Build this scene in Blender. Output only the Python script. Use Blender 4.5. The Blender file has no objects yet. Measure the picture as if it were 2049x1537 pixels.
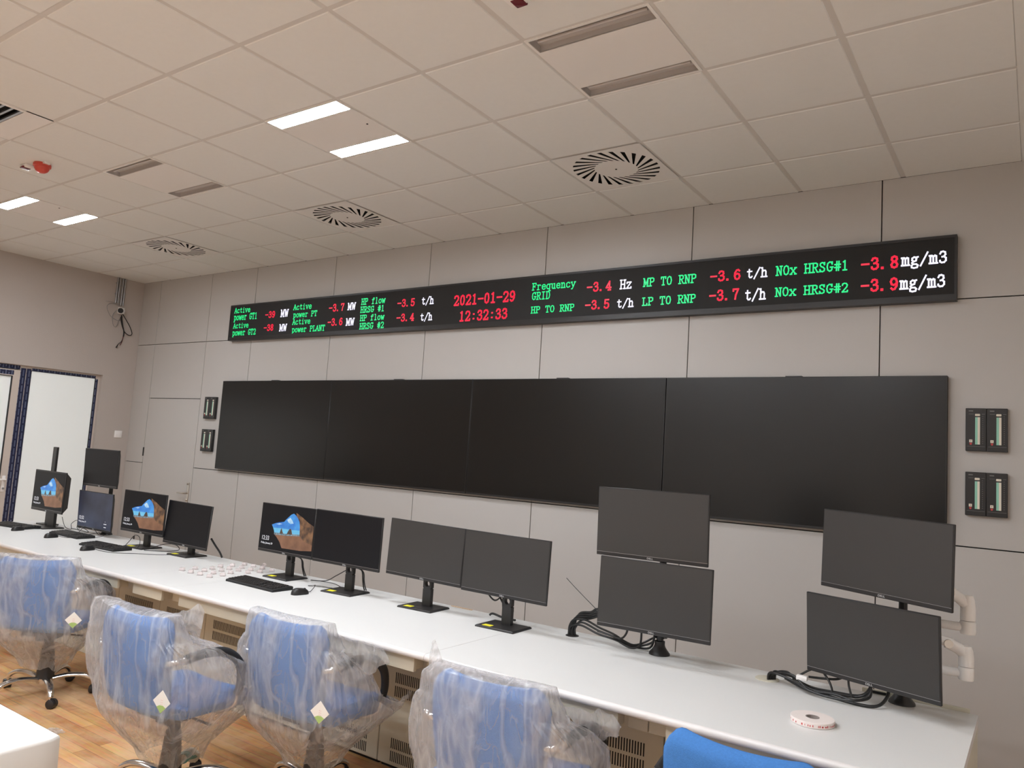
import bpy, bmesh, math, random
from mathutils import Vector, Matrix, noise
random.seed(7)
SC = bpy.context.scene
COL = SC.collection
PI = math.pi
R = math.radians

# ---------------------------------------------------------------- camera
FPX, PW = 1530.4, 2049
cam_d = bpy.data.cameras.new('camera')
cam = bpy.data.objects.new('camera', cam_d)
COL.objects.link(cam)
cam_d.sensor_fit = 'HORIZONTAL'
cam_d.sensor_width = 36.0
cam_d.lens = FPX * 36.0 / PW
cam_d.clip_start = 0.05
cam_d.clip_end = 60
_r = Vector((-0.11193733849756927, 0.6038100466406191, 0.03245074813708725))
_M = Matrix.Rotation(_r.length, 3, _r.normalized())
_B = Matrix(((1, 0, 0), (0, 0, -1), (0, 1, 0)))
_W = (_M @ _B).transposed()            # columns: right, down, forward in world space
_rt, _dn, _fw = _W.col[0], _W.col[1], _W.col[2]
_mw = Matrix((_rt, -_dn, -_fw)).transposed().to_4x4()
_mw.translation = Vector((6.219592061649642, -4.984454994520688, 1.6324780140350557))
cam.matrix_world = _mw
SC.camera = cam

# ---------------------------------------------------------------- world, exposure
SC.view_settings.view_transform = 'Standard'
SC.view_settings.look = 'None'
SC.view_settings.gamma = 1
SC.view_settings.use_curve_mapping = False
SC.view_settings.exposure = 0.0
wd = bpy.data.worlds.new('world')
SC.world = wd
wd.use_nodes = True
wd.node_tree.nodes['Background'].inputs[0].default_value = (0.9, 0.95, 1.0, 1)
wd.node_tree.nodes['Background'].inputs[1].default_value = 0.02
LAMP_POWER = 130.0                      # emission of the lit ceiling lamps
ADDED_LIT = {5: (1,), 6: (4,), 8: (1, 4, 7)}    # by row: unseen lamps added to brighten the right side
LAMP_COLOUR = (0.90, 0.94, 1.0)

# ---------------------------------------------------------------- dimensions (metres)
XL, XR = -2.815, 7.05                  # side walls
XT = 6.1394                            # edge of the tiled part of the ceiling
ZC = 3.4675                            # ceiling
YF = -7.6                              # wall behind the camera
GX, GY, GS = 5.5394, -0.559, 0.6       # ceiling grid
ZD = 0.75                              # desk top
DX0, DX1, DY0, DY1 = -1.62, 6.02, -2.325, -1.38


# ---------------------------------------------------------------- materials
def new_mat(name):
    m = bpy.data.materials.new(name)
    m.use_nodes = True
    nt = m.node_tree
    b = nt.nodes['Principled BSDF']
    return m, nt, b


def mat(name, col, rough=0.5, metal=0.0, noise_amt=0.0, noise_scale=8.0, bump=0.0, bump_scale=60.0, emit=None, emit_s=0.0, spec=0.5, coat=0.0):
    m, nt, b = new_mat(name)
    b.inputs['Base Color'].default_value = (*col, 1)
    b.inputs['Roughness'].default_value = rough
    b.inputs['Metallic'].default_value = metal
    b.inputs['Specular IOR Level'].default_value = spec
    b.inputs['Coat Weight'].default_value = coat
    tc = nt.nodes.new('ShaderNodeTexCoord')
    if noise_amt > 0:
        n = nt.nodes.new('ShaderNodeTexNoise')
        n.inputs['Scale'].default_value = noise_scale
        n.inputs['Detail'].default_value = 4
        nt.links.new(tc.outputs['Object'], n.inputs['Vector'])
        mx = nt.nodes.new('ShaderNodeMix')
        mx.data_type = 'RGBA'
        mx.inputs[6].default_value = (*[max(0, c * (1 - noise_amt)) for c in col], 1)
        mx.inputs[7].default_value = (*[min(1, c * (1 + noise_amt)) for c in col], 1)
        nt.links.new(n.outputs['Fac'], mx.inputs[0])
        nt.links.new(mx.outputs[2], b.inputs['Base Color'])
    if bump > 0:
        n2 = nt.nodes.new('ShaderNodeTexNoise')
        n2.inputs['Scale'].default_value = bump_scale
        n2.inputs['Detail'].default_value = 3
        nt.links.new(tc.outputs['Object'], n2.inputs['Vector'])
        bp = nt.nodes.new('ShaderNodeBump')
        bp.inputs['Strength'].default_value = bump
        bp.inputs['Distance'].default_value = 0.01
        nt.links.new(n2.outputs['Fac'], bp.inputs['Height'])
        nt.links.new(bp.outputs['Normal'], b.inputs['Normal'])
    if emit:
        b.inputs['Emission Color'].default_value = (*emit, 1)
        b.inputs['Emission Strength'].default_value = emit_s
    return m


def emit_mat(name, col, s):
    return mat(name, tuple(0.3 * c for c in col), 0.4, emit=col, emit_s=s)


M = {}
M['panel'] = mat('grey wall panel', (0.52, 0.497, 0.472), 0.42, noise_amt=0.02, noise_scale=1.5)
M['gap'] = mat('dark panel joint', (0.012, 0.011, 0.011), 0.8)
M['bounce_wall'] = mat('white bounce wall', (0.78, 0.75, 0.70), 0.8, noise_amt=0.02, noise_scale=1.5)  # unseen walls, made whiter than the plaster to bounce more light
M['plaster'] = mat('beige plaster', (0.50, 0.445, 0.405), 0.85, noise_amt=0.03, noise_scale=1.2, bump=0.08, bump_scale=90)
M['tile'] = mat('ceiling tile', (0.80, 0.80, 0.775), 0.9, noise_amt=0.02, noise_scale=30)
M['tbar'] = mat('ceiling grid bar', (0.66, 0.635, 0.60), 0.6)
M['fixture'] = mat('white painted steel', (0.84, 0.815, 0.785), 0.5)
M['reflector'] = mat('grey lamp reflector', (0.56, 0.53, 0.51), 0.4, 0.2)
M['lamp'] = emit_mat('lit lamp', LAMP_COLOUR, LAMP_POWER)
M['black'] = mat('black plastic', (0.017, 0.016, 0.016), 0.42, noise_amt=0.1)
M['matte_black'] = mat('matt black', (0.010, 0.010, 0.010), 0.7)
M['hole'] = mat('dark opening', (0.004, 0.004, 0.004), 0.9)
M['desk'] = mat('white laminate', (0.74, 0.735, 0.715), 0.38, noise_amt=0.015, noise_scale=2.0)
M['desk_edge'] = mat('white bullnose edge', (0.72, 0.69, 0.67), 0.35)
M['cream'] = mat('cream painted steel', (0.62, 0.585, 0.475), 0.45, noise_amt=0.03, noise_scale=3)
M['slot'] = mat('vent slot', (0.02, 0.018, 0.016), 0.9)
M['chrome'] = mat('chrome', (0.75, 0.74, 0.73), 0.14, 1.0)
M['steel'] = mat('galvanised steel', (0.42, 0.42, 0.43), 0.35, 0.9)
M['nickel'] = mat('satin nickel', (0.62, 0.58, 0.53), 0.28, 1.0)
M['rubber'] = mat('black armrest foam', (0.014, 0.014, 0.015), 0.6)
M['blue'] = mat('blue chair fabric', (0.045, 0.180, 0.48), 0.85, noise_amt=0.18, noise_scale=140, bump=0.25, bump_scale=350)
M['screen_off'] = mat('unlit screen', (0.034, 0.032, 0.030), 0.42, noise_amt=0.04)
M['screen_dark'] = mat('black backlit screen', (0.007, 0.007, 0.008), 0.42, emit=(0.30, 0.28, 0.36), emit_s=0.008, spec=0.18)
M['wall_screen'] = mat('large matt screen', (0.006, 0.0055, 0.005), 0.30, spec=0.42)
M['silver_line'] = mat('silver bezel line', (0.35, 0.35, 0.35), 0.3, 0.8)
M['logo'] = mat('pale lettering', (0.62, 0.62, 0.62), 0.4)
M['yellow'] = mat('yellow sticker', (0.85, 0.78, 0.03), 0.6)
M['white_plastic'] = mat('white plastic', (0.90, 0.875, 0.855), 0.3)
M['red_plastic'] = mat('red alarm plastic', (0.62, 0.075, 0.05), 0.35)
M['red_dark'] = mat('dark red lens', (0.13, 0.01, 0.018), 0.2)
M['frost'] = mat('frosted white glass', (0.82, 0.84, 0.82), 0.35, emit=(0.92, 0.97, 0.95), emit_s=0.17)  # glow put into the glass, standing in for light behind it
M['pvc'] = mat('cream window profile', (0.62, 0.545, 0.485), 0.35)
M['gasket'] = mat('black gasket', (0.012, 0.012, 0.012), 0.6)
M['cable'] = mat('black cable', (0.012, 0.012, 0.012), 0.45)
M['tape'] = mat('pale pink tape', (0.84, 0.755, 0.715), 0.55)
M['red_ink'] = mat('red print', (0.55, 0.06, 0.06), 0.6)
M['card'] = mat('grey card core', (0.28, 0.24, 0.22), 0.8)
M['sheet'] = mat('white table sheet', (0.66, 0.64, 0.60), 0.6, bump=0.05, bump_scale=6)
M['label_white'] = mat('white swing tag', (0.80, 0.76, 0.70), 0.5)
M['label_green'] = mat('green print', (0.36, 0.50, 0.16), 0.5)
M['label_print'] = mat('pale pink print', (0.72, 0.52, 0.48), 0.5)
M['teal'] = mat('teal wrapping', (0.13, 0.33, 0.31), 0.5, noise_amt=0.4, noise_scale=20, bump=0.6, bump_scale=30)
M['wrap_white'] = mat('white foam wrapping', (0.62, 0.60, 0.54), 0.5, noise_amt=0.15, noise_scale=20, bump=0.6, bump_scale=30)
M['wood_strip'] = mat('pale wood', (0.62, 0.45, 0.30), 0.6, noise_amt=0.15)
M['led_g'] = emit_mat('green light', (0.02, 0.80, 0.25), 1.1)
M['led_r'] = emit_mat('red light', (0.90, 0.022, 0.06), 1.0)
M['led_w'] = emit_mat('white light', (0.86, 0.84, 1.0), 1.05)
M['bar_green'] = mat('pale green scale', (0.30, 0.62, 0.48), 0.5)
M['bar_white'] = mat('ivory scale', (0.80, 0.74, 0.62), 0.5)
M['grey_print'] = mat('grey print', (0.18, 0.175, 0.17), 0.5)
M['s_text'] = emit_mat('screen lettering', (0.8, 0.8, 0.85), 0.75)


def screen_mat(name, c1, c2, scale, s=1.0):
    m, nt, b = new_mat(name)
    tc = nt.nodes.new('ShaderNodeTexCoord')
    n = nt.nodes.new('ShaderNodeTexNoise')
    n.inputs['Scale'].default_value = scale
    n.inputs['Detail'].default_value = 5
    nt.links.new(tc.outputs['Object'], n.inputs['Vector'])
    r = nt.nodes.new('ShaderNodeValToRGB')
    r.color_ramp.elements[0].position = 0.35
    r.color_ramp.elements[1].position = 0.65
    r.color_ramp.elements[0].color = (*c1, 1)
    r.color_ramp.elements[1].color = (*c2, 1)
    nt.links.new(n.outputs['Fac'], r.inputs[0])
    nt.links.new(r.outputs[0], b.inputs['Emission Color'])
    b.inputs['Emission Strength'].default_value = s
    b.inputs['Base Color'].default_value = (0.014, 0.013, 0.015, 1)
    b.inputs['Roughness'].default_value = 0.42
    return m


M['s_sky'] = screen_mat('picture sky', (0.012, 0.13, 0.55), (0.07, 0.38, 0.80), 9)
M['s_sky_low'] = screen_mat('picture horizon', (0.10, 0.42, 0.72), (0.17, 0.55, 0.78), 9)
M['s_cloud'] = screen_mat('picture cloud', (0.25, 0.52, 0.80), (0.55, 0.72, 0.85), 40)
M['s_sand'] = screen_mat('picture sand', (0.17, 0.075, 0.035), (0.27, 0.125, 0.065), 12)
M['s_rock'] = screen_mat('picture cave wall', (0.028, 0.014, 0.008), (0.25, 0.12, 0.05), 22)
M['s_stack'] = screen_mat('picture sea rock', (0.03, 0.02, 0.016), (0.13, 0.07, 0.04), 60)
M['s_shore'] = screen_mat('picture water line', (0.09, 0.15, 0.19), (0.3, 0.34, 0.36), 60)


def floor_mat():
    m, nt, b = new_mat('dusty wood parquet')
    tc = nt.nodes.new('ShaderNodeTexCoord')
    br = nt.nodes.new('ShaderNodeTexBrick')
    br.inputs['Scale'].default_value = 1.0
    br.inputs['Brick Width'].default_value = 0.62
    br.inputs['Row Height'].default_value = 0.068
    br.inputs['Mortar Size'].default_value = 0.0012
    br.inputs['Color1'].default_value = (0.40, 0.185, 0.078, 1)
    br.inputs['Color2'].default_value = (0.62, 0.36, 0.165, 1)
    br.inputs['Mortar'].default_value = (0.16, 0.08, 0.045, 1)
    nt.links.new(tc.outputs['Object'], br.inputs['Vector'])
    mp = nt.nodes.new('ShaderNodeMapping')
    mp.inputs['Scale'].default_value = (2.0, 22.0, 1)
    nt.links.new(tc.outputs['Object'], mp.inputs['Vector'])
    g = nt.nodes.new('ShaderNodeTexNoise')
    g.inputs['Scale'].default_value = 3.0
    g.inputs['Detail'].default_value = 6
    nt.links.new(mp.outputs[0], g.inputs['Vector'])
    mx = nt.nodes.new('ShaderNodeMix')
    mx.data_type = 'RGBA'
    mx.blend_type = 'OVERLAY'
    mx.inputs[0].default_value = 0.45
    nt.links.new(br.outputs['Color'], mx.inputs[6])
    nt.links.new(g.outputs['Color'], mx.inputs[7])
    hs = nt.nodes.new('ShaderNodeHueSaturation')
    hs.inputs['Saturation'].default_value = 1.05
    nt.links.new(mx.outputs[2], hs.inputs['Color'])
    # trodden dust
    d = nt.nodes.new('ShaderNodeTexNoise')
    d.inputs['Scale'].default_value = 2.6
    d.inputs['Detail'].default_value = 7
    d.inputs['Roughness'].default_value = 0.65
    nt.links.new(tc.outputs['Object'], d.inputs['Vector'])
    r = nt.nodes.new('ShaderNodeValToRGB')
    r.color_ramp.elements[0].position = 0.40
    r.color_ramp.elements[1].position = 0.64
    r.color_ramp.elements[1].color = (0.75, 0.75, 0.75, 1)
    nt.links.new(d.outputs['Fac'], r.inputs[0])
    m2 = nt.nodes.new('ShaderNodeMix')
    m2.data_type = 'RGBA'
    m2.inputs[7].default_value = (0.62, 0.42, 0.25, 1)
    nt.links.new(r.outputs[0], m2.inputs[0])
    nt.links.new(hs.outputs[0], m2.inputs[6])
    nt.links.new(m2.outputs[2], b.inputs['Base Color'])
    b.inputs['Roughness'].default_value = 0.55
    return m


M['floor'] = floor_mat()


def film_mat():
    """dark blue protective film with rows of pale printed lozenges"""
    m, nt, b = new_mat('blue protective film')
    tc = nt.nodes.new('ShaderNodeTexCoord')
    sp = nt.nodes.new('ShaderNodeSeparateXYZ')
    nt.links.new(tc.outputs['Object'], sp.inputs[0])
    cb = nt.nodes.new('ShaderNodeCombineXYZ')
    nt.links.new(sp.outputs['Z'], cb.inputs['X'])
    nt.links.new(sp.outputs['Y'], cb.inputs['Y'])
    br = nt.nodes.new('ShaderNodeTexBrick')
    br.inputs['Scale'].default_value = 1.0
    br.inputs['Brick Width'].default_value = 0.085
    br.inputs['Row Height'].default_value = 0.029
    br.inputs['Mortar Size'].default_value = 0.009
    br.inputs['Color1'].default_value = (0.14, 0.16, 0.24, 1)
    br.inputs['Color2'].default_value = (0.09, 0.11, 0.19, 1)
    br.inputs['Mortar'].default_value = (0.012, 0.016, 0.055, 1)
    nt.links.new(cb.outputs[0], br.inputs['Vector'])
    nt.links.new(br.outputs['Color'], b.inputs['Base Color'])
    b.inputs['Roughness'].default_value = 0.35
    return m


M['film'] = film_mat()


POLY_BASE = 0.24


def plastic_mat():
    """thin milky polythene: part clear, part scattering, with shiny creases"""
    m, nt, b = new_mat('milky polythene')
    out = nt.nodes['Material Output']
    b.inputs['Base Color'].default_value = (0.70, 0.685, 0.68, 1)
    b.inputs['Roughness'].default_value = 0.22
    b.inputs['Specular IOR Level'].default_value = 0.8
    tc = nt.nodes.new('ShaderNodeTexCoord')
    mp = nt.nodes.new('ShaderNodeMapping')
    mp.inputs['Scale'].default_value = (1, 1, 0.38)
    nt.links.new(tc.outputs['Object'], mp.inputs['Vector'])
    n = nt.nodes.new('ShaderNodeTexNoise')
    n.inputs['Scale'].default_value = 26
    n.inputs['Detail'].default_value = 4
    n.inputs['Distortion'].default_value = 0.8
    nt.links.new(mp.outputs[0], n.inputs['Vector'])
    bp = nt.nodes.new('ShaderNodeBump')
    bp.inputs['Strength'].default_value = 0.5
    bp.inputs['Distance'].default_value = 0.02
    nt.links.new(n.outputs['Fac'], bp.inputs['Height'])
    nt.links.new(bp.outputs['Normal'], b.inputs['Normal'])
    # folds and creases scatter more than the flat film
    def creases(scale, sx, lo, hi, wid, dist):
        m_ = nt.nodes.new('ShaderNodeMapping')
        m_.inputs['Scale'].default_value = (1, 1, sx)
        nt.links.new(tc.outputs['Object'], m_.inputs['Vector'])
        k = nt.nodes.new('ShaderNodeTexNoise')
        k.inputs['Scale'].default_value = scale
        k.inputs['Detail'].default_value = 2.5
        k.inputs['Distortion'].default_value = dist
        nt.links.new(m_.outputs[0], k.inputs['Vector'])
        rr = nt.nodes.new('ShaderNodeValToRGB')
        el = rr.color_ramp.elements
        el[0].position, el[0].color = 0.5 - wid, (lo, lo, lo, 1)
        el[1].position, el[1].color = 0.5, (hi, hi, hi, 1)
        e3 = el.new(0.5 + wid)
        e3.color = (lo, lo, lo, 1)
        nt.links.new(k.outputs['Fac'], rr.inputs[0])
        return rr
    r1 = creases(8, 0.20, 0.0, 0.26, 0.06, 0.4)
    r2 = creases(15, 0.4, 0.0, 0.09, 0.05, 0.8)
    r3 = creases(4, 0.35, 0.0, 0.16, 0.2, 0.3)
    def plus(x_, y_):
        q = nt.nodes.new('ShaderNodeMath')
        q.operation = 'ADD'
        q.use_clamp = True
        nt.links.new(x_, q.inputs[0])
        if isinstance(y_, float):
            q.inputs[1].default_value = y_
        else:
            nt.links.new(y_, q.inputs[1])
        return q.outputs[0]
    r_out = plus(plus(plus(r1.outputs[0], r2.outputs[0]), r3.outputs[0]), POLY_BASE)
    tl = nt.nodes.new('ShaderNodeBsdfTranslucent')
    tl.inputs['Color'].default_value = (0.70, 0.685, 0.68, 1)
    a = nt.nodes.new('ShaderNodeMixShader')
    a.inputs[0].default_value = 0.35
    nt.links.new(b.outputs[0], a.inputs[1])
    nt.links.new(tl.outputs[0], a.inputs[2])
    tr = nt.nodes.new('ShaderNodeBsdfTransparent')
    x = nt.nodes.new('ShaderNodeMixShader')
    nt.links.new(r_out, x.inputs[0])
    nt.links.new(tr.outputs[0], x.inputs[1])
    nt.links.new(a.outputs[0], x.inputs[2])
    nt.links.new(x.outputs[0], out.inputs['Surface'])
    return m


M['poly'] = plastic_mat()


def clear_mat():
    m, nt, b = new_mat('clear moulded plastic')
    out = nt.nodes['Material Output']
    b.inputs['Base Color'].default_value = (0.80, 0.70, 0.68, 1)
    b.inputs['Roughness'].default_value = 0.15
    tr = nt.nodes.new('ShaderNodeBsdfTransparent')
    x = nt.nodes.new('ShaderNodeMixShader')
    x.inputs[0].default_value = 0.45
    nt.links.new(tr.outputs[0], x.inputs[1])
    nt.links.new(b.outputs[0], x.inputs[2])
    nt.links.new(x.outputs[0], out.inputs['Surface'])
    return m


M['clear'] = clear_mat()


# ---------------------------------------------------------------- mesh helpers
class MB:
    """collects shapes into ONE mesh object; material slots by name"""

    def __init__(self):
        self.v, self.f, self.m, self.s = [], [], [], []
        self.mats = []

    def mi(self, name):
        if name not in self.mats:
            self.mats.append(name)
        return self.mats.index(name)

    def add(self, vs, fs, mt, smooth=False):
        o = len(self.v)
        self.v += [tuple(q) for q in vs]
        k = self.mi(mt)
        for f in fs:
            self.f.append([i + o for i in f])
            self.m.append(k)
            self.s.append(smooth)
        return self

    def box(self, x0, x1, y0, y1, z0, z1, mt, T=None):
        vs = [Vector((x, y, z)) for x in (x0, x1) for y in (y0, y1) for z in (z0, z1)]
        if T is not None:
            vs = [T @ q for q in vs]
        return self.add(vs, [(0, 1, 3, 2), (4, 6, 7, 5), (0, 4, 5, 1), (2, 3, 7, 6), (0, 2, 6, 4), (1, 5, 7, 3)], mt)

    def bbox(self, x0, x1, y0, y1, z0, z1, mt, bev=0.004, seg=2, T=None):
        """bevelled box"""
        bm = bmesh.new()
        bmesh.ops.create_cube(bm, size=1)
        for q in bm.verts:
            q.co = Vector(((x0 + x1) / 2 + q.co.x * (x1 - x0), (y0 + y1) / 2 + q.co.y * (y1 - y0), (z0 + z1) / 2 + q.co.z * (z1 - z0)))
        bmesh.ops.bevel(bm, geom=bm.edges[:], offset=bev, segments=seg, affect='EDGES', profile=0.5)
        return self.bm(bm, mt, T, True)

    def bm(self, bm, mt, T=None, smooth=False):
        bm.verts.ensure_lookup_table()
        bm.verts.index_update()
        vs = [(T @ q.co) if T is not None else q.co.copy() for q in bm.verts]
        fs = [[q.index for q in f.verts] for f in bm.faces]
        bm.free()
        return self.add(vs, fs, mt, smooth)

    def lathe(self, prof, mt, n=24, T=None, cap=True):
        """prof: (radius, z) list, about z"""
        vs, fs = [], []
        for r, z in prof:
            for k in range(n):
                a = 2 * PI * k / n
                q = Vector((r * math.cos(a), r * math.sin(a), z))
                vs.append(T @ q if T is not None else q)
        for i in range(len(prof) - 1):
            for k in range(n):
                fs.append((i * n + k, i * n + (k + 1) % n, (i + 1) * n + (k + 1) % n, (i + 1) * n + k))
        if cap:
            fs.append(tuple(range(n - 1, -1, -1)))
            fs.append(tuple((len(prof) - 1) * n + k for k in range(n)))
        return self.add(vs, fs, mt, True)

    def tube(self, pts, r, mt, n=8, sub=6, ry=None, up=None, T=None, caps=True):
        """smooth tube through pts; r number or list; ry flattens the section"""
        P = smooth_path([Vector(q) for q in pts], sub) if sub > 1 and len(pts) > 2 else [Vector(q) for q in pts]
        L = len(P)
        rr = (lambda i: r) if not isinstance(r, (list, tuple)) else (lambda i: lerp_list(r, i / (L - 1)))
        vs, fs = [], []
        t0 = (P[1] - P[0]).normalized()
        ref = Vector(up) if up else (Vector((0, 0, 1)) if abs(t0.z) < 0.9 else Vector((1, 0, 0)))
        nrm = (ref - t0 * ref.dot(t0)).normalized()
        for i in range(L):
            t = (P[min(i + 1, L - 1)] - P[max(i - 1, 0)])
            t = t.normalized() if t.length > 1e-9 else t0
            nrm = (nrm - t * nrm.dot(t))
            nrm = nrm.normalized() if nrm.length > 1e-6 else Vector((1, 0, 0))
            bi = t.cross(nrm)
            a_, b_ = rr(i), (ry if ry is not None else rr(i))
            for k in range(n):
                a = 2 * PI * k / n
                q = P[i] + nrm * (b_ * math.sin(a)) + bi * (a_ * math.cos(a))
                vs.append(T @ q if T is not None else q)
        for i in range(L - 1):
            for k in range(n):
                fs.append((i * n + k, i * n + (k + 1) % n, (i + 1) * n + (k + 1) % n, (i + 1) * n + k))
        if caps:
            fs.append(tuple(range(n - 1, -1, -1)))
            fs.append(tuple((L - 1) * n + k for k in range(n)))
        return self.add(vs, fs, mt, True)

    def prism(self, poly, y0, y1, mt, T=None):
        """(x, z) polygon extruded along y"""
        n = len(poly)
        vs = [Vector((x, y0, z)) for x, z in poly] + [Vector((x, y1, z)) for x, z in poly]
        if T is not None:
            vs = [T @ q for q in vs]
        fs = [tuple(range(n)), tuple(range(2 * n - 1, n - 1, -1))] + [(i, i + n, (i + 1) % n + n, (i + 1) % n) for i in range(n)]
        return self.add(vs, fs, mt)

    def build(self, name, parent=None, loc=None, label=None, cat=None, group=None, kind=None, recalc=True):
        me = bpy.data.meshes.new(name)
        me.from_pydata(self.v, [], self.f)
        for n in self.mats:
            me.materials.append(M[n])
        me.polygons.foreach_set('material_index', self.m)
        me.polygons.foreach_set('use_smooth', self.s)
        if recalc:
            bm = bmesh.new()
            bm.from_mesh(me)
            bmesh.ops.recalc_face_normals(bm, faces=bm.faces[:])
            bm.to_mesh(me)
            bm.free()
        if any(self.s):
            me.set_sharp_from_angle(angle=R(42))
        me.update()
        o = bpy.data.objects.new(name, me)
        COL.objects.link(o)
        if parent:
            o.parent = parent
        if loc is not None:
            o.location = loc
        return tag(o, label, cat, group, kind)


def smooth_path(P, sub):
    out = []
    n = len(P)
    for i in range(n - 1):
        p0, p1, p2, p3 = P[max(i - 1, 0)], P[i], P[i + 1], P[min(i + 2, n - 1)]
        for k in range(sub):
            t = k / sub
            out.append(0.5 * ((2 * p1) + (p2 - p0) * t + (2 * p0 - 5 * p1 + 4 * p2 - p3) * t * t + (3 * p1 - p0 - 3 * p2 + p3) * t ** 3))
    out.append(P[-1])
    return out


def lerp_list(l, t):
    x = t * (len(l) - 1)
    i = min(int(x), len(l) - 2)
    return l[i] + (l[i + 1] - l[i]) * (x - i)


def tag(o, label=None, cat=None, group=None, kind=None):
    if label:
        o['label'] = label
    if cat:
        o['category'] = cat
    if group:
        o['group'] = group
    if kind:
        o['kind'] = kind
    return o


def thing(name, label, cat, loc=(0, 0, 0), rz=0.0, group=None):
    o = bpy.data.objects.new(name, None)
    COL.objects.link(o)
    o.empty_display_size = 0.05
    o.location = loc
    o.rotation_euler = (0, 0, rz)
    return tag(o, label, cat, group)


def structure(mb, name):
    return mb.build(name, kind='structure')


def copy_tree(o, parent=None):
    c = o.copy()
    COL.objects.link(c)
    if parent:
        c.parent = parent
    for ch in list(o.children):
        copy_tree(ch, c)
    return c


def text_mesh(s, size, mt, name, parent, loc, rot=(PI / 2, 0, 0), xs=1.0, thick=0.0003, align='LEFT'):
    cu = bpy.data.curves.new(name, 'FONT')
    cu.body = s
    cu.size = size
    cu.align_x = align
    cu.extrude = thick
    o = bpy.data.objects.new(name, cu)
    COL.objects.link(o)
    dg = bpy.context.evaluated_depsgraph_get()
    me = bpy.data.meshes.new_from_object(o.evaluated_get(dg))
    me.name = name
    bpy.data.objects.remove(o)
    bpy.data.curves.remove(cu)
    me.materials.clear()
    me.materials.append(M[mt])
    for q in me.polygons:
        q.material_index = 0
    for v in me.vertices:
        v.co.x *= xs
    o = bpy.data.objects.new(name, me)
    COL.objects.link(o)
    o.parent = parent
    o.location = loc
    o.rotation_euler = rot
    return o
# ---------------------------------------------------------------- room shell
fl = MB().box(XL - 0.3, XR + 0.2, YF - 0.2, 0.2, -0.1, 0.0, 'floor')
structure(fl, 'floor')

# ceiling: tegular tiles in an exposed grid, with openings where fittings sit
FIT = {}
nx0, ny0 = -1, 0
for j in range(-1, 15):
    for i in range(-1, 12):
        FIT[(j, i)] = None
LUM_X = {4: True, 10: True, 1: False, 7: False}      # column of the grid -> lit


def cell(j, i):
    """bounds of grid cell: column j counts to the left, row i counts away from the screen wall"""
    return GX - GS * (j + 1), GX - GS * j, GY - GS * (i + 1), GY - GS * i


HOLES = set()
for j in LUM_X:
    HOLES.add((j, 2))
for i in ADDED_LIT:
    for j in ADDED_LIT[i]:
        HOLES.add((j, i))
for j in (2, 6, 10):
    HOLES.add((j, 0))
HOLES.add((7, 4))
ce = MB()
ce.box(XL - 0.1, XR + 0.1, YF - 0.1, 0.1, ZC + 0.16, ZC + 0.2, 'hole')
hb = 0.0125
for j in range(-1, 15):
    for i in range(-1, 12):
        x0, x1, y0, y1 = cell(j, i)
        x0, x1 = max(x0, XL), min(x1, XT)
        y0, y1 = max(y0, YF), min(y1, 0.0)
        if x1 - x0 < 0.01 or y1 - y0 < 0.01 or (j, i) in HOLES:
            continue
        e0 = hb if x0 > XL + 1e-6 else 0
        e1 = hb if x1 < XT - 0.02 else 0.0
        g0 = hb if y0 > YF + 1e-6 else 0
        g1 = hb if y1 < -1e-6 else 0
        a0, a1, b0, b1 = x0 + e0, x1 - e1, y0 + g0, y1 - g1
        c = 0.004
        vs = [(a0, b0, ZC + 0.004), (a1, b0, ZC + 0.004), (a1, b1, ZC + 0.004), (a0, b1, ZC + 0.004),
              (a0 + c, b0 + c, ZC), (a1 - c, b0 + c, ZC), (a1 - c, b1 - c, ZC), (a0 + c, b1 - c, ZC)]
        ce.add(vs, [(4, 5, 6, 7), (0, 1, 5, 4), (1, 2, 6, 5), (2, 3, 7, 6), (3, 0, 4, 7)], 'tile')
for j in range(-1, 15):
    x = GX - GS * j
    if XL < x < XT - 0.02:
        ce.box(x - hb, x + hb, YF, 0, ZC + 0.0038, ZC + 0.0178, 'tbar')
for i in range(0, 12):
    y = GY - GS * i
    if YF < y < 0:
        ce.box(XL, XT, y - hb, y + hb, ZC + 0.0035, ZC + 0.017, 'tbar')
ce.box(XT, XR + 0.1, YF, 0, ZC - 0.001, ZC + 0.02, 'tile')
structure(ce, 'ceiling')

# screen wall: grey panels with dark joints
DOORX0, DOORX1, DOORZ = -2.44, -1.42, 2.06
wb = MB().box(XL - 0.1, XR + 0.1, 0.018, 0.12, 0, ZC + 0.1, 'gap')
ex = [XL, -2.44, -1.42, -0.622, 0.587, 1.797, 3.006, 4.215, 5.425, 6.634, XR]
ez = [0.0, 1.30, 2.70, ZC]
JG = 0.0035
for a in range(len(ex) - 1):
    rows = [(ez[k], ez[k + 1]) for k in range(3)]
    if abs(ex[a] - DOORX0) < 1e-6:
        rows = [(DOORZ, 2.70), (2.70, ZC)]
    for z0, z1 in rows:
        wb.box(ex[a] + JG, ex[a + 1] - JG, 0.0, 0.02, z0 + JG, z1 - JG + (JG if z1 == ZC else 0), 'panel')
structure(wb, 'wall_back')

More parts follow.
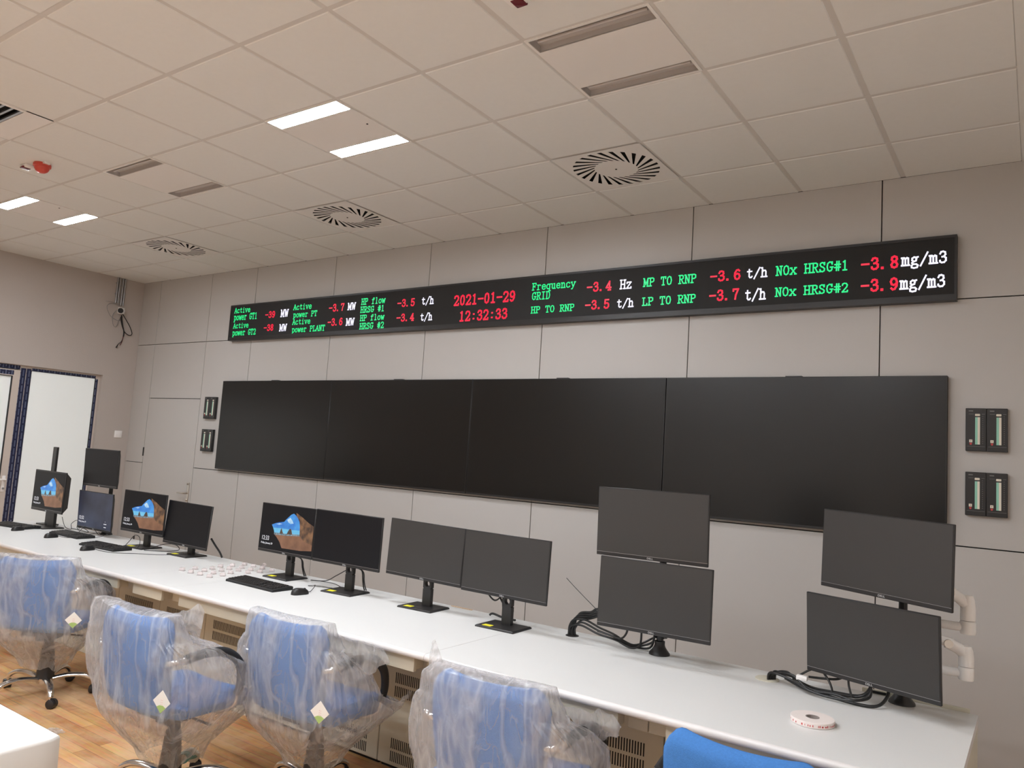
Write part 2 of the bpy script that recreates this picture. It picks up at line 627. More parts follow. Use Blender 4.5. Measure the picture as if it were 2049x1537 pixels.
dl = MB().box(DOORX0 + 0.004, DOORX1 - 0.004, 0.0005, 0.019, 0.006, DOORZ - 0.004, 'panel')
d1 = structure(dl, 'door_1')
h = MB()
hx, hz = -1.475, 1.02
h.bbox(hx - 0.021, hx + 0.021, -0.009, 0.0006, hz - 0.13, hz + 0.115, 'nickel', 0.004)
h.tube([(hx, -0.004, hz), (hx, -0.05, hz), (hx - 0.012, -0.058, hz), (hx - 0.06, -0.058, hz), (hx - 0.125, -0.052, hz - 0.003)], 0.0095, 'nickel')
h.lathe([(0.012, 0), (0.012, 0.016), (0.009, 0.018)], 'nickel', 14, Matrix.Translation((hx, -0.007, hz - 0.075)) @ Matrix.Rotation(PI / 2, 4, 'X'))
h.lathe([(0.01, 0), (0.008, 0.02)], 'nickel', 14, Matrix.Translation((hx, -0.007, hz + 0.1)) @ Matrix.Rotation(PI / 2, 4, 'X'))
h.build('door_handle', d1, label='satin metal lever handle on a tall plate')
hg = MB()
for z in (0.35, 1.38):
    hg.lathe([(0.008, 0), (0.008, 0.10)], 'black', 10, Matrix.Translation((DOORX0 + 0.001, -0.004, z)))
hg.build('hinge', d1)

# left wall with a deep opening for the glazed doorway
WY1, WY0, WZ = -0.38, -3.6, 2.29
wl = MB()
wl.box(XL - 0.2, XL, WY1, 0.1, 0, ZC + 0.03, 'plaster')
wl.box(XL - 0.2, XL, WY0, WY1, WZ, ZC + 0.03, 'plaster')
wl.box(XL - 0.2, XL, YF - 0.1, WY0, 0, ZC + 0.03, 'plaster')
structure(wl, 'wall_left')
wr = MB().box(XR, XR + 0.15, YF - 0.1, 0.1, 0, ZC + 0.03, 'bounce_wall')
structure(wr, 'wall_right')
wf = MB().box(XL - 0.2, XR + 0.15, YF - 0.15, YF, 0, ZC + 0.03, 'bounce_wall')
structure(wf, 'wall_front')

# frosted side light
XG = XL - 0.06


def rect_ring(mb, y0, y1, z0, z1, w, x0, x1, mt, wt=None):
    wt = wt or w
    mb.box(x0, x1, y0, y0 + w, z0, z1, mt)
    mb.box(x0, x1, y1 - w, y1, z0, z1, mt)
    mb.box(x0, x1, y0 + w, y1 - w, z1 - wt, z1, mt)
    mb.box(x0, x1, y0 + w, y1 - w, z0, z0 + wt, mt)


w1 = thing('window_1', None, None)
w1['kind'] = 'structure'
fr = MB()
rect_ring(fr, -1.175, WY1, 0.0, WZ, 0.050, XG - 0.06, XG, 'pvc', 0.045)
fr.build('frame', w1)
fm = MB()
fm.box(XG, XG + 0.002, -1.173, -1.127, 0.02, 2.262, 'film')
fm.box(XG, XG + 0.002, -0.428, -0.400, 0.02, 2.235, 'film')
fm.box(XG, XG + 0.0025, -1.12, -0.43, 2.245, 2.272, 'film')
fm.build('protective_film', w1, label='dark blue printed protective film')
gk = MB()
rect_ring(gk, -1.128, -0.426, 0.042, 2.248, 0.007, XG - 0.02, XG + 0.001, 'gasket')
gk.build('gasket', w1)
gp = MB().box(XG - 0.018, XG - 0.008, -1.122, -0.432, 0.05, 2.242, 'frost')
gp.build('pane', w1)

# glazed door leaf beside it
d2 = thing('door_2', None, None)
d2['kind'] = 'structure'
fr = MB()
rect_ring(fr, WY0 + 0.02, -1.177, 0.0, WZ, 0.055, XG - 0.06, XG, 'pvc', 0.045)
rect_ring(fr, WY0 + 0.075, -1.236, 0.01, 2.235, 0.072, XG - 0.05, XG + 0.012, 'pvc', 0.07)
fr.build('leaf_frame', d2)
fm = MB()
fm.box(XG, XG + 0.003, -1.232, -1.180, 0.02, 2.262, 'film')
fm.box(XG, XG + 0.003, WY0 + 0.03, -1.24, 2.245, 2.285, 'film')
fm.box(XG + 0.012, XG + 0.014, WY0 + 0.16, -1.30, 2.178, 2.225, 'film')
fm.build('protective_film', d2, label='dark blue printed protective film')
gk = MB()
rect_ring(gk, WY0 + 0.145, -1.306, 0.075, 2.168, 0.008, XG - 0.03, XG + 0.0125, 'gasket')
gk.build('gasket', d2)
MB().box(XG - 0.02, XG - 0.01, WY0 + 0.15, -1.312, 0.08, 2.162, 'frost').build('pane', d2)
hd = MB()
hd.bbox(XG + 0.011, XG + 0.022, -1.288, -1.256, 0.93, 1.10, 'white_plastic', 0.004)
hd.tube([(XG + 0.02, -1.272, 1.06), (XG + 0.055, -1.272, 1.06), (XG + 0.06, -1.285, 1.06), (XG + 0.058, -1.39, 1.06)], 0.011, 'white_plastic')
hd.lathe([(0.011, 0), (0.011, 0.012)], 'steel', 12, Matrix.Translation((XG + 0.02, -1.272, 0.965)) @ Matrix.Rotation(PI / 2, 4, 'Y'))
hd.build('door_handle', d2)

# ---------------------------------------------------------------- ceiling fittings


def luminaire(j, i, lit, label, group='recessed twin-strip ceiling lights'):
    x0, x1, y0, y1 = cell(j, i)
    t = thing('ceiling_light', label, 'ceiling light', ((x0 + x1) / 2, (y0 + y1) / 2, ZC), 0, group)
    w = 0.2985
    b = MB()
    sx, s0, s1 = 0.285, 0.185, 0.287                # strips along x, near both y edges
    zt = 0.002
    for a, c in ((-w, -s1), (-s0, s0), (s1, w)):
        b.box(-w, w, a, c, zt - 0.004, zt + 0.002, 'fixture')
    for q in (-1, 1):
        ya, yb = sorted((q * s0, q * s1))
        b.box(-w, -sx, ya, yb, zt - 0.004, zt + 0.002, 'fixture')
        b.box(sx, w, ya, yb, zt - 0.004, zt + 0.002, 'fixture')
    b.box(-w, w, -w, w, 0.055, 0.06, 'fixture')
    b.build('housing', t)
    for q in (-1, 1):
        ya, yb = sorted((q * s0, q * s1))
        if lit:
            k = MB().box(-sx, sx, ya, yb, zt - 0.0015, zt + 0.004, 'lamp')
            k.build('lamp_strip', t, label='glowing white lamp strip')
        else:
            k = MB()
            d = 0.032
            ym = (ya + yb) / 2
            for zz in (0,):
                k.box(-sx, sx, ya, yb, d, d + 0.003, 'reflector')
                k.box(-sx, sx, ya - 0.002, ya, zt, d, 'reflector')
                k.box(-sx, sx, yb, yb + 0.002, zt, d, 'reflector')
                k.box(-sx - 0.002, -sx, ya, yb, zt, d, 'reflector')
                k.box(sx, sx + 0.002, ya, yb, zt, d, 'reflector')
                k.lathe([(0.008, -sx + 0.02), (0.008, sx - 0.02)], 'reflector', 12, Matrix.Translation((0, ym, d - 0.010)) @ Matrix.Rotation(PI / 2, 4, 'Y'))
            k.build('reflector', t, label='unlit grey reflector trough')
    if lit:
        MB().lathe([(0.006, -0.004), (0.006, 0.0)], 'hole', 12, Matrix.Translation((0.235, -0.005, 0))).build('sensor', t)
    return t


luminaire(4, 2, True, 'lit twin-strip ceiling light, the nearer and brighter of the two that are on')
luminaire(10, 2, True, 'lit twin-strip ceiling light far left, cut by the edge of the photo')
luminaire(1, 2, False, 'unlit twin-strip ceiling light at the top right of the photo')
luminaire(7, 2, False, 'unlit twin-strip ceiling light between the two lit ones')
for i in ADDED_LIT:  # lamps added out of view to lift the brightness
    for j in ADDED_LIT[i]:
        luminaire(j, i, True, 'unseen lit twin-strip ceiling light added out of view for brightness', 'added ceiling lights out of view')


def diffuser(j, label):
    x0, x1, y0, y1 = cell(j, 0)
    t = thing('swirl_diffuser', label, 'air vent', ((x0 + x1) / 2, (y0 + y1) / 2, ZC), 0, 'round swirl air diffusers in the ceiling')
    N, r0, r1, n2 = 24, 0.135, 0.27, 120
    sk = -0.50
    w = 0.297
    # plate with real slots: built from rings of quads, slots left open over a dark box
    b = MB()
    vs, fs = [], []

    def P(r, k):
        # slots are swept: the angle advances with the radius
        a = 2 * PI * (k / n2) + sk * (r - r0) / (r1 - r0)
        return (r * math.cos(a), r * math.sin(a), -0.001)
    ring = [0.0, 0.05, r0, r1]
    o = {}
    for ri, r in enumerate(ring[1:]):
        for k in range(n2):
            o[(ri, k)] = len(vs)
            vs.append(P(r, k))
    for k in range(n2):
        o[(3, k)] = len(vs)
        x, y, _ = P(r1, k)
        m = w / max(abs(x), abs(y))
        vs.append((x * m, y * m, -0.001))
    o['c'] = len(vs)
    vs.append((0, 0, -0.001))
    for k in range(n2):
        k2 = (k + 1) % n2
        fs.append((o['c'], o[(0, k2)], o[(0, k)]))
        fs.append((o[(0, k)], o[(0, k2)], o[(1, k2)], o[(1, k)]))
        if (k % 5) > 1:
            fs.append((o[(1, k)], o[(1, k2)], o[(2, k2)], o[(2, k)]))
        fs.append((o[(2, k)], o[(2, k2)], o[(3, k2)], o[(3, k)]))
    # square corners
    for cx, cy in ((1, 1), (-1, 1), (-1, -1), (1, -1)):
        best = sorted(range(n2), key=lambda k: (vs[o[(3, k)]][0] - cx * w) ** 2 + (vs[o[(3, k)]][1] - cy * w) ** 2)[:2]
        c = len(vs)
        vs.append((cx * w, cy * w, -0.001))
        fs.append((o[(3, best[0])], o[(3, best[1])], c))
    b.add(vs, fs, 'fixture')
    b.build('plate', t, recalc=False)
    MB().box(-w, w, -w, w, 0.03, 0.05, 'hole').build('plenum_box', t)
    MB().lathe([(0.006, -0.004), (0.006, 0.0)], 'hole', 10).build('centre_screw', t)
    return t


diffuser(2, 'round swirl air diffuser nearest the right, above the date display end')
diffuser(6, 'round swirl air diffuser in the middle of the three along the ceiling')
diffuser(10, 'round swirl air diffuser far left, near the corner of the room')

# return air grille at the left edge
t = thing('air_grille', 'rectangular grey ceiling air grille with dark slats at the left edge', 'air vent', (1.04, -3.259, ZC))
g = MB()
gw, gh = 0.297, 0.297
for a in ((-gw, gw, -gh, -gh + 0.03), (-gw, gw, gh - 0.15, gh), (-gw, -gw + 0.03, -gh, gh), (gw - 0.03, gw, -gh, gh)):
    g.box(a[0], a[1], a[2], a[3], -0.002 if a[3] - a[2] < 0.14 or a[2] < 0 else -0.0015, 0.004, 'fixture')
g.build('frame', t)
s = MB()
for k in range(9):
    y = -gh + 0.05 + k * 0.047
    s.box(-gw + 0.03, gw - 0.03, y, y + 0.014, 0.0, 0.012, 'steel', )
s.build('slats', t)
MB().box(-gw, gw, -gh, gh, 0.045, 0.06, 'hole').build('duct', t)

# alarm sounder and indicators
t = thing('alarm_sounder', 'round red fire alarm sounder on the ceiling at left', 'alarm', (0.475, -2.641, ZC))
MB().lathe([(0.052, 0.0), (0.056, -0.006), (0.056, -0.022), (0.05, -0.026)], 'red_plastic', 32).build('mounting_ring', t)
MB().lathe([(0.048, -0.022), (0.046, -0.038), (0.038, -0.052), (0.026, -0.062), (0.012, -0.066)], 'red_plastic', 32).build('dome', t)
MB().box(0.044, 0.075, -0.02, 0.02, -0.012, 0, 'white_plastic').build('terminal_box', t)


def indicator(loc, rz, label):
    t = thing('alarm_indicator', label, 'alarm indicator', loc, rz, 'small ceiling alarm indicators')
    MB().bbox(-0.048, 0.048, -0.035, 0.035, -0.024, 0, 'white_plastic', 0.006).build('case', t)
    MB().bbox(-0.026, 0.026, -0.042, 0.012, -0.0275, -0.014, 'red_dark', 0.004).build('lens', t, label='dark red lens')
    return t


indicator((0.330, -2.672, ZC), 0.0, 'small white alarm indicator box beside the round red sounder')
indicator((4.506, -2.655, ZC), PI, 'small white alarm indicator with dark red window at the top of the photo')

# ---------------------------------------------------------------- things on the left wall
t = thing('light_switch', 'white square light switch on the wall by the corner', 'switch', (XL, -0.125, 1.612))
MB().bbox(0, 0.009, -0.045, 0.045, -0.042, 0.042, 'white_plastic', 0.003).build('plate', t)
MB().bbox(0.006, 0.013, -0.03, 0.03, -0.03, 0.03, 'white_plastic', 0.002).build('rocker', t)

NM = ['leftmost', 'second from the left', 'third from the left', 'rightmost']
for k, (y, z0) in enumerate(((-0.336, 3.16), (-0.310, 3.16), (-0.272, 3.14), (-0.246, 3.14))):
    t = thing('metal_conduit', 'thin metal conduit on the left wall, %s of four above the camera' % NM[k], 'pipe', (XL + 0.014, y, z0), 0, 'metal conduits above the small camera')
    MB().lathe([(0.0095, 0), (0.0095, ZC - z0 + 0.01)], 'steel', 12).build('tube', t)
    for z in (0.10, 0.23):
        c = MB()
        c.lathe([(0.0125, z), (0.0125, z + 0.014)], 'steel', 12)
        c.box(-0.0135, -0.004, -0.016, 0.016, z, z + 0.014, 'steel')
        c.build('clamp', t)

t = thing('security_camera', 'small white camera with loose dangling cables under the metal conduits', 'camera', (XL, -0.262, 3.075))
MB().bbox(0.0, 0.035, -0.035, 0.035, -0.035, 0.04, 'white_plastic', 0.005).build('mount_box', t)
Tc = Matrix.Translation((0.03, 0.0, 0.0)) @ Matrix.Rotation(R(62), 4, 'Z') @ Matrix.Rotation(R(84), 4, 'X')
Tc = Matrix.Translation((0.03, 0.005, 0.0)) @ Vector((0.75, -0.58, -0.12)).to_track_quat('Z', 'Y').to_matrix().to_4x4()
MB().lathe([(0.02, 0.0), (0.036, 0.012), (0.038, 0.09), (0.034, 0.095), (0.030, 0.088)], 'white_plastic', 24, Tc).build('body', t)
MB().lathe([(0.031, 0.075), (0.031, 0.089), (0.012, 0.090)], 'matte_black', 24, Tc).build('lens', t, label='black lens face')
cb = [
    ([(0.02, 0.02, -0.03), (0.03, 0.06, -0.09), (0.03, 0.12, -0.17), (0.03, 0.155, -0.25), (0.03, 0.12, -0.275), (0.03, 0.06, -0.24), (0.02, 0.025, -0.16), (0.02, 0.0, -0.07)], 0.005, 'cable'),
    ([(0.02, 0.01, -0.05), (0.025, 0.03, -0.16), (0.02, 0.06, -0.24), (0.02, 0.06, -0.30)], 0.0075, 'cable'),
    ([(0.02, 0.06, -0.30), (0.02, 0.045, -0.36), (0.02, 0.01, -0.40), (0.02, -0.01, -0.445)], [0.004, 0.004, 0.004, 0.009], 'cable'),
    ([(0.02, 0.058, -0.30), (0.02, 0.05, -0.36), (0.02, 0.03, -0.41)], 0.004, 'red_dark'),
    ([(0.02, -0.03, 0.06), (0.02, -0.12, 0.07), (0.02, -0.17, 0.02), (0.02, -0.12, -0.08), (0.02, -0.03, -0.12), (0.02, 0.02, -0.10)], 0.0035, 'steel'),
    ([(0.02, -0.02, 0.04), (0.02, -0.09, -0.06), (0.02, -0.08, -0.17), (0.02, -0.045, -0.20), (0.02, -0.02, -0.14), (0.02, 0.0, -0.06)], 0.0035, 'steel'),
    ([(0.02, -0.02, 0.06), (0.02, -0.10, 0.085), (0.02, -0.19, 0.08)], 0.0025, 'steel'),
]
for pts, r, mt in cb:
    MB().tube(pts, r, mt, 7).build('cable', t)

# ---------------------------------------------------------------- things on the screen wall
# four large display panels
VX = [-0.975, 0.717, 2.395, 4.086, 5.790]
VZ0, VZ1, VD = 1.318, 2.251, 0.045
VN = ['leftmost of four, beside the far wall gauges', 'second from the left of four', 'third from the left of four', 'rightmost of four, behind stacked monitors']
for k in range(4):
    x0, x1 = VX[k] + 0.0015, VX[k + 1] - 0.0015
    w = x1 - x0
    t = thing('wall_display', 'huge unlit black wall display, %s' % VN[k], 'display', ((x0 + x1) / 2, 0, VZ0), 0, 'unlit video wall panels in a row')
    b = MB().bbox(-w / 2, w / 2, -VD, -0.001, 0, VZ1 - VZ0, 'black', 0.003, 1)
    b.build('bezel', t)
    MB().box(-w / 2 + 0.007, w / 2 - 0.007, -VD - 0.0012, -VD + 0.002, 0.016, VZ1 - VZ0 - 0.007, 'wall_screen').build('screen', t)
    MB().box(-0.05, 0.05, -VD + 0.005, -0.005, VZ1 - VZ0, VZ1 - VZ0 + 0.006, 'black').build('bracket', t)

# LED ticker with its own stroke lettering on an 8 x 16 dot grid
GL = {
 'A': [[(.3, 0), (3.5, 10), (6.7, 0)], [(1.6, 3.5), (5.4, 3.5)], [(-.2, 0), (1.6, 0)], [(5.4, 0), (7.2, 0)]],
 'c': [[(6, 5.4), (5, 6.8), (3, 7), (1.2, 5.8), (.9, 3.5), (1.2, 1.2), (3, 0), (5, .2), (6.2, 1.5)]],
 't': [[(3, 9.4), (3, 1.5), (4, .2), (5.5, .3), (6.2, 1.4)], [(1, 7), (5.8, 7)]],
 'i': [[(1.8, 7), (3.5, 7), (3.5, 0)], [(1.5, 0), (5.5, 0)], [(3.1, 9.6), (3.9, 9.6)]],
 'v': [[(.8, 7), (3.5, 0), (6.2, 7)], [(0, 7), (1.9, 7)], [(5.1, 7), (7, 7)]],
 'e': [[(1, 3.7), (6.1, 3.7), (6, 5.4), (5, 6.8), (3.2, 7), (1.4, 6), (.9, 3.6), (1.4, 1.2), (3.2, 0), (5, .2), (6.2, 1.4)]],
 'p': [[(.2, 7), (1.6, 7), (1.6, -3)], [(.2, -3), (3.2, -3)], [(1.6, 5.6), (3, 7), (5, 6.8), (6.3, 5), (6.3, 2.2), (5, .3), (3, 0), (1.6, 1.2)]],
 'q': [[(6.8, 7), (5.4, 7), (5.4, -3)], [(3.8, -3), (6.8, -3)], [(5.4, 5.6), (4, 7), (2, 6.8), (.7, 5), (.7, 2.2), (2, .3), (4, 0), (5.4, 1.2)]],
 'o': [[(3.5, 7), (1.5, 6.2), (.8, 3.5), (1.5, .8), (3.5, 0), (5.5, .8), (6.2, 3.5), (5.5, 6.2), (3.5, 7)]],
 'w': [[(.4, 7), (1.9, 0), (3.5, 5.8), (5.1, 0), (6.6, 7)], [(-.2, 7), (1.2, 7)], [(5.8, 7), (7.2, 7)]],
 'r': [[(.8, 7), (2.3, 7), (2.3, 0)], [(.7, 0), (4, 0)], [(2.3, 5), (3.7, 6.8), (5.2, 7), (6.3, 6)]],
 'n': [[(.2, 7), (1.6, 7), (1.6, 0)], [(.3, 0), (2.9, 0)], [(1.6, 5.4), (3.2, 7), (4.8, 6.8), (5.5, 5.4), (5.5, 0)], [(4.2, 0), (6.8, 0)]],
 'm': [[(0, 7), (1, 7), (1, 0)], [(0, 0), (1.9, 0)], [(1, 5.8), (2.2, 7), (3.3, 6.4), (3.5, 0)], [(2.7, 0), (4.3, 0)], [(3.5, 5.8), (4.8, 7), (5.9, 6.4), (6.1, 0)], [(5.3, 0), (7, 0)]],
 'u': [[(.2, 7), (1.6, 7), (1.6, 1.4), (2.6, .1), (4, .2), (5.4, 1.4)], [(4, 7), (5.4, 7), (5.4, 0), (6.8, 0)]],
 'y': [[(.8, 7), (3.6, 0), (2.4, -2.8), (1, -3)], [(6.3, 7), (3.6, 0)], [(0, 7), (2, 7)], [(5, 7), (7.1, 7)]],
 'f': [[(6.2, 9), (5.2, 10), (3.8, 9.8), (3, 8.4), (3, 0)], [(1, 7), (5.6, 7)], [(1.2, 0), (5, 0)]],
 'l': [[(1.8, 10), (3.5, 10), (3.5, 0)], [(1.5, 0), (5.5, 0)]],
 'x': [[(.8, 7), (6.2, 0)], [(6.2, 7), (.8, 0)], [(0, 7), (2, 7)], [(5, 7), (7, 7)], [(0, 0), (2, 0)], [(5, 0), (7, 0)]],
 'z': [[(1, 5.6), (1, 7), (6, 7), (.8, 0), (6.2, 0), (6.2, 1.4)]],
 'g': [[(6.4, 7), (4.6, 6.6), (3, 7), (1.4, 6), (1.3, 4.2), (2.8, 3), (4.6, 3.6), (5, 5.4), (4.4, 6.6)], [(2.6, 3), (1.2, 1.8), (2, .6), (5, .4), (6.3, -.8), (5.6, -2.6), (3, -3), (1, -2.4), (.8, -.8), (2, .5)]],
 'h': [[(.2, 10), (1.6, 10), (1.6, 0)], [(.3, 0), (2.9, 0)], [(1.6, 5.4), (3.2, 7), (4.8, 6.8), (5.5, 5.4), (5.5, 0)], [(4.2, 0), (6.8, 0)]],
 'G': [[(6, 7.4), (5, 9.7), (3.3, 10), (1.3, 8.5), (.7, 5), (1.3, 1.5), (3.3, 0), (5, .6), (5.8, 2), (5.8, 4.3)], [(4, 4.3), (7, 4.3)], [(6, 10), (6, 7.6)]],
 'T': [[(.5, 7.8), (.5, 10), (6.5, 10), (6.5, 7.8)], [(3.5, 10), (3.5, 0)], [(2, 0), (5, 0)]],
 'P': [[(1.6, 0), (1.6, 10)], [(.2, 10), (4.6, 10), (6.2, 9), (6.2, 6.2), (4.6, 5), (1.6, 5)], [(.2, 0), (3.2, 0)]],
 'R': [[(1.6, 0), (1.6, 10)], [(.2, 10), (4.4, 10), (6, 9), (6, 6.4), (4.4, 5.2), (1.6, 5.2)], [(3.6, 5.2), (6, .2), (7.2, 0)], [(.2, 0), (3, 0)]],
 'L': [[(1.8, 10), (1.8, 0)], [(.3, 10), (3.5, 10)], [(.3, 0), (6.3, 0), (6.5, 2.4)]],
 'N': [[(1.3, 0), (1.3, 10), (5.7, 0), (5.7, 10)], [(-.1, 10), (1.3, 10)], [(0, 0), (2.6, 0)], [(4.4, 10), (7, 10)]],
 'M': [[(1, 0), (1, 10), (3.5, 2), (6, 10), (6, 0)], [(-.1, 10), (1, 10)], [(6, 10), (7.1, 10)], [(-.1, 0), (2, 0)], [(5, 0), (7.1, 0)]],
 'W': [[(.6, 10), (1.9, 0), (3.5, 8), (5.1, 0), (6.4, 10)], [(-.2, 10), (1.6, 10)], [(5.4, 10), (7.2, 10)]],
 'H': [[(1.2, 0), (1.2, 10)], [(5.8, 0), (5.8, 10)], [(1.2, 5.1), (5.8, 5.1)], [(0, 10), (2.4, 10)], [(4.6, 10), (7, 10)], [(0, 0), (2.4, 0)], [(4.6, 0), (7, 0)]],
 'S': [[(5.7, 7.4), (4.8, 9.6), (3.2, 10), (1.5, 9.2), (1.1, 7.4), (2.2, 5.8), (4.6, 4.6), (5.9, 3), (5.5, .9), (3.7, 0), (2, .4), (1, 2.4)], [(5.8, 10), (5.8, 7.6)], [(1, 0), (1, 2.4)]],
 'F': [[(1.6, 0), (1.6, 10)], [(.2, 10), (6.2, 10), (6.4, 7.8)], [(1.6, 5.2), (4.6, 5.2), (4.6, 6.4), (4.6, 4)], [(.2, 0), (3.2, 0)]],
 'I': [[(3.5, 0), (3.5, 10)], [(1.5, 10), (5.5, 10)], [(1.5, 0), (5.5, 0)]],
 'D': [[(1.5, 0), (1.5, 10)], [(.2, 10), (3.8, 10), (5.6, 8.6), (6.3, 5), (5.6, 1.4), (3.8, 0), (.2, 0)]],
 'O': [[(3.5, 10), (1.6, 9), (.7, 5), (1.6, 1), (3.5, 0), (5.4, 1), (6.3, 5), (5.4, 9), (3.5, 10)]],
 'q_': [],
 '0': [[(3.5, 10), (1.8, 9), (1.1, 5), (1.8, 1), (3.5, 0), (5.2, 1), (5.9, 5), (5.2, 9), (3.5, 10)]],
 '1': [[(1.8, 8.8), (3.5, 10), (3.5, 0)], [(1.5, 0), (5.5, 0)]],
 '2': [[(1, 7.6), (1.4, 9.3), (3, 10), (5, 9.6), (6, 7.8), (5.4, 5.6), (.9, 0), (6.1, 0), (6.3, 1.6)]],
 '3': [[(1.1, 8), (2, 9.7), (3.6, 10), (5.3, 9.3), (5.6, 7.2), (4.4, 5.5), (2.8, 5.2)], [(4.4, 5.4), (6, 4), (6, 1.7), (4.6, .2), (2.6, 0), (1.2, .8), (1, 2)]],
 '4': [[(4.7, 0), (4.7, 10), (.7, 2.8), (6.6, 2.8)], [(3.2, 0), (6.2, 0)]],
 '5': [[(5.9, 10), (1.6, 10), (1.4, 5.2), (3, 6.2), (4.8, 6), (6, 4.4), (6, 2), (4.8, .3), (2.8, 0), (1.2, .8), (1, 2)]],
 '6': [[(5.6, 8.8), (4.4, 10), (2.8, 9.6), (1.3, 7), (1, 3.6), (1.8, .9), (3.5, 0), (5.2, .8), (6, 3), (5.2, 5.4), (3.6, 6), (1.9, 5.2), (1.1, 3.8)]],
 '7': [[(1, 8.2), (1, 10), (6, 10), (3.6, 4), (3.1, 0)]],
 '8': [[(3.5, 10), (1.7, 9.2), (1.4, 7.2), (2.4, 5.8), (4.8, 4.6), (5.9, 2.6), (5.3, .7), (3.5, 0), (1.7, .7), (1.1, 2.6), (2.2, 4.6), (4.7, 5.9), (5.6, 7.4), (5.2, 9.2), (3.5, 10)]],
 '9': [[(1.4, 1.2), (2.6, 0), (4.2, .4), (5.7, 3), (6, 6.4), (5.2, 9.1), (3.5, 10), (1.8, 9.2), (1, 7), (1.8, 4.6), (3.4, 4), (5.1, 4.8), (5.9, 6.2)]],
 '-': [[(.6, 5), (6.4, 5)]],
 '.': [[(1.2, .2), (2.2, .2)], [(1.2, .8), (2.2, .8)]],
 ':': [[(3, 1.6), (4, 1.6)], [(3, 6.6), (4, 6.6)]],
 '#': [[(2.6, 0), (3, 10)], [(4.8, 0), (5.2, 10)], [(.6, 3.4), (6.6, 3.4)], [(.8, 6.6), (6.8, 6.6)]],
 '/': [[(.6, -1.4), (6.6, 10.6)]],
 ' ': [],
}


def led_text(s, col, x0, x1, z0, z1, parent, yo):
    """lettering of lit dots: fits the word between x0 and x1, base line z0, cap line z1"""
    n = len(s)
    adv = 8.0
    ux = (x1 - x0) / (adv * n - 1.0)
    uz = (z1 - z0) / 10.0
    th = {'g': 0.74, 'r': 0.88, 'w': 0.78}[col]
    b = MB()
    vs, fs = [], []
    for k, ch in enumerate(s):
        for st in GL[ch]:
            for (a0, b0), (a1, b1) in zip(st[:-1], st[1:]):
                dx, dz = a1 - a0, b1 - b0
                L = math.hypot(dx, dz)
                dx, dz = dx / L, dz / L
                e = th * 0.8
                p0 = (a0 - dx * e, b0 - dz * e)
                p1 = (a1 + dx * e, b1 + dz * e)
                nx, nz = -dz * th, dx * th
                o = len(vs)
                for px, pz in ((p0[0] + nx, p0[1] + nz), (p1[0] + nx, p1[1] + nz), (p1[0] - nx, p1[1] - nz), (p0[0] - nx, p0[1] - nz)):
                    vs.append((x0 + (k * adv + px) * ux - parent.location.x, yo, z0 + pz * uz - parent.location.z))
                fs.append((o, o + 3, o + 2, o + 1))
    b.add(vs, fs, 'led_' + col)
    return b.build({'g': 'green_lettering', 'r': 'red_lettering', 'w': 'white_lettering'}[col], parent, recalc=False)


LX0, LX1, LZ0, LZ1, LYF = -0.945, 5.830, 2.683, 3.066, -0.06
t = thing('led_display', 'long black LED display board with red, green and white readings high on the wall', 'display', ((LX0 + LX1) / 2, 0, LZ0))
hw, hh = (LX1 - LX0) / 2, LZ1 - LZ0
fr = MB()
fr.box(-hw, hw, LYF + 0.004, -0.001, 0, hh, 'black')
fr.box(-hw, hw, LYF, LYF + 0.006, 0, 0.036, 'black')
fr.box(-hw, hw, LYF, LYF + 0.006, hh - 0.016, hh, 'black')
fr.box(-hw, -hw + 0.012, LYF, LYF + 0.006, 0.036, hh - 0.016, 'black')
fr.box(hw - 0.012, hw, LYF, LYF + 0.006, 0.036, hh - 0.016, 'black')
fr.build('housing', t)
MB().box(-hw + 0.012, hw - 0.012, LYF + 0.002, LYF + 0.0045, 0.036, hh - 0.016, 'matte_black').build('dot_panel', t)
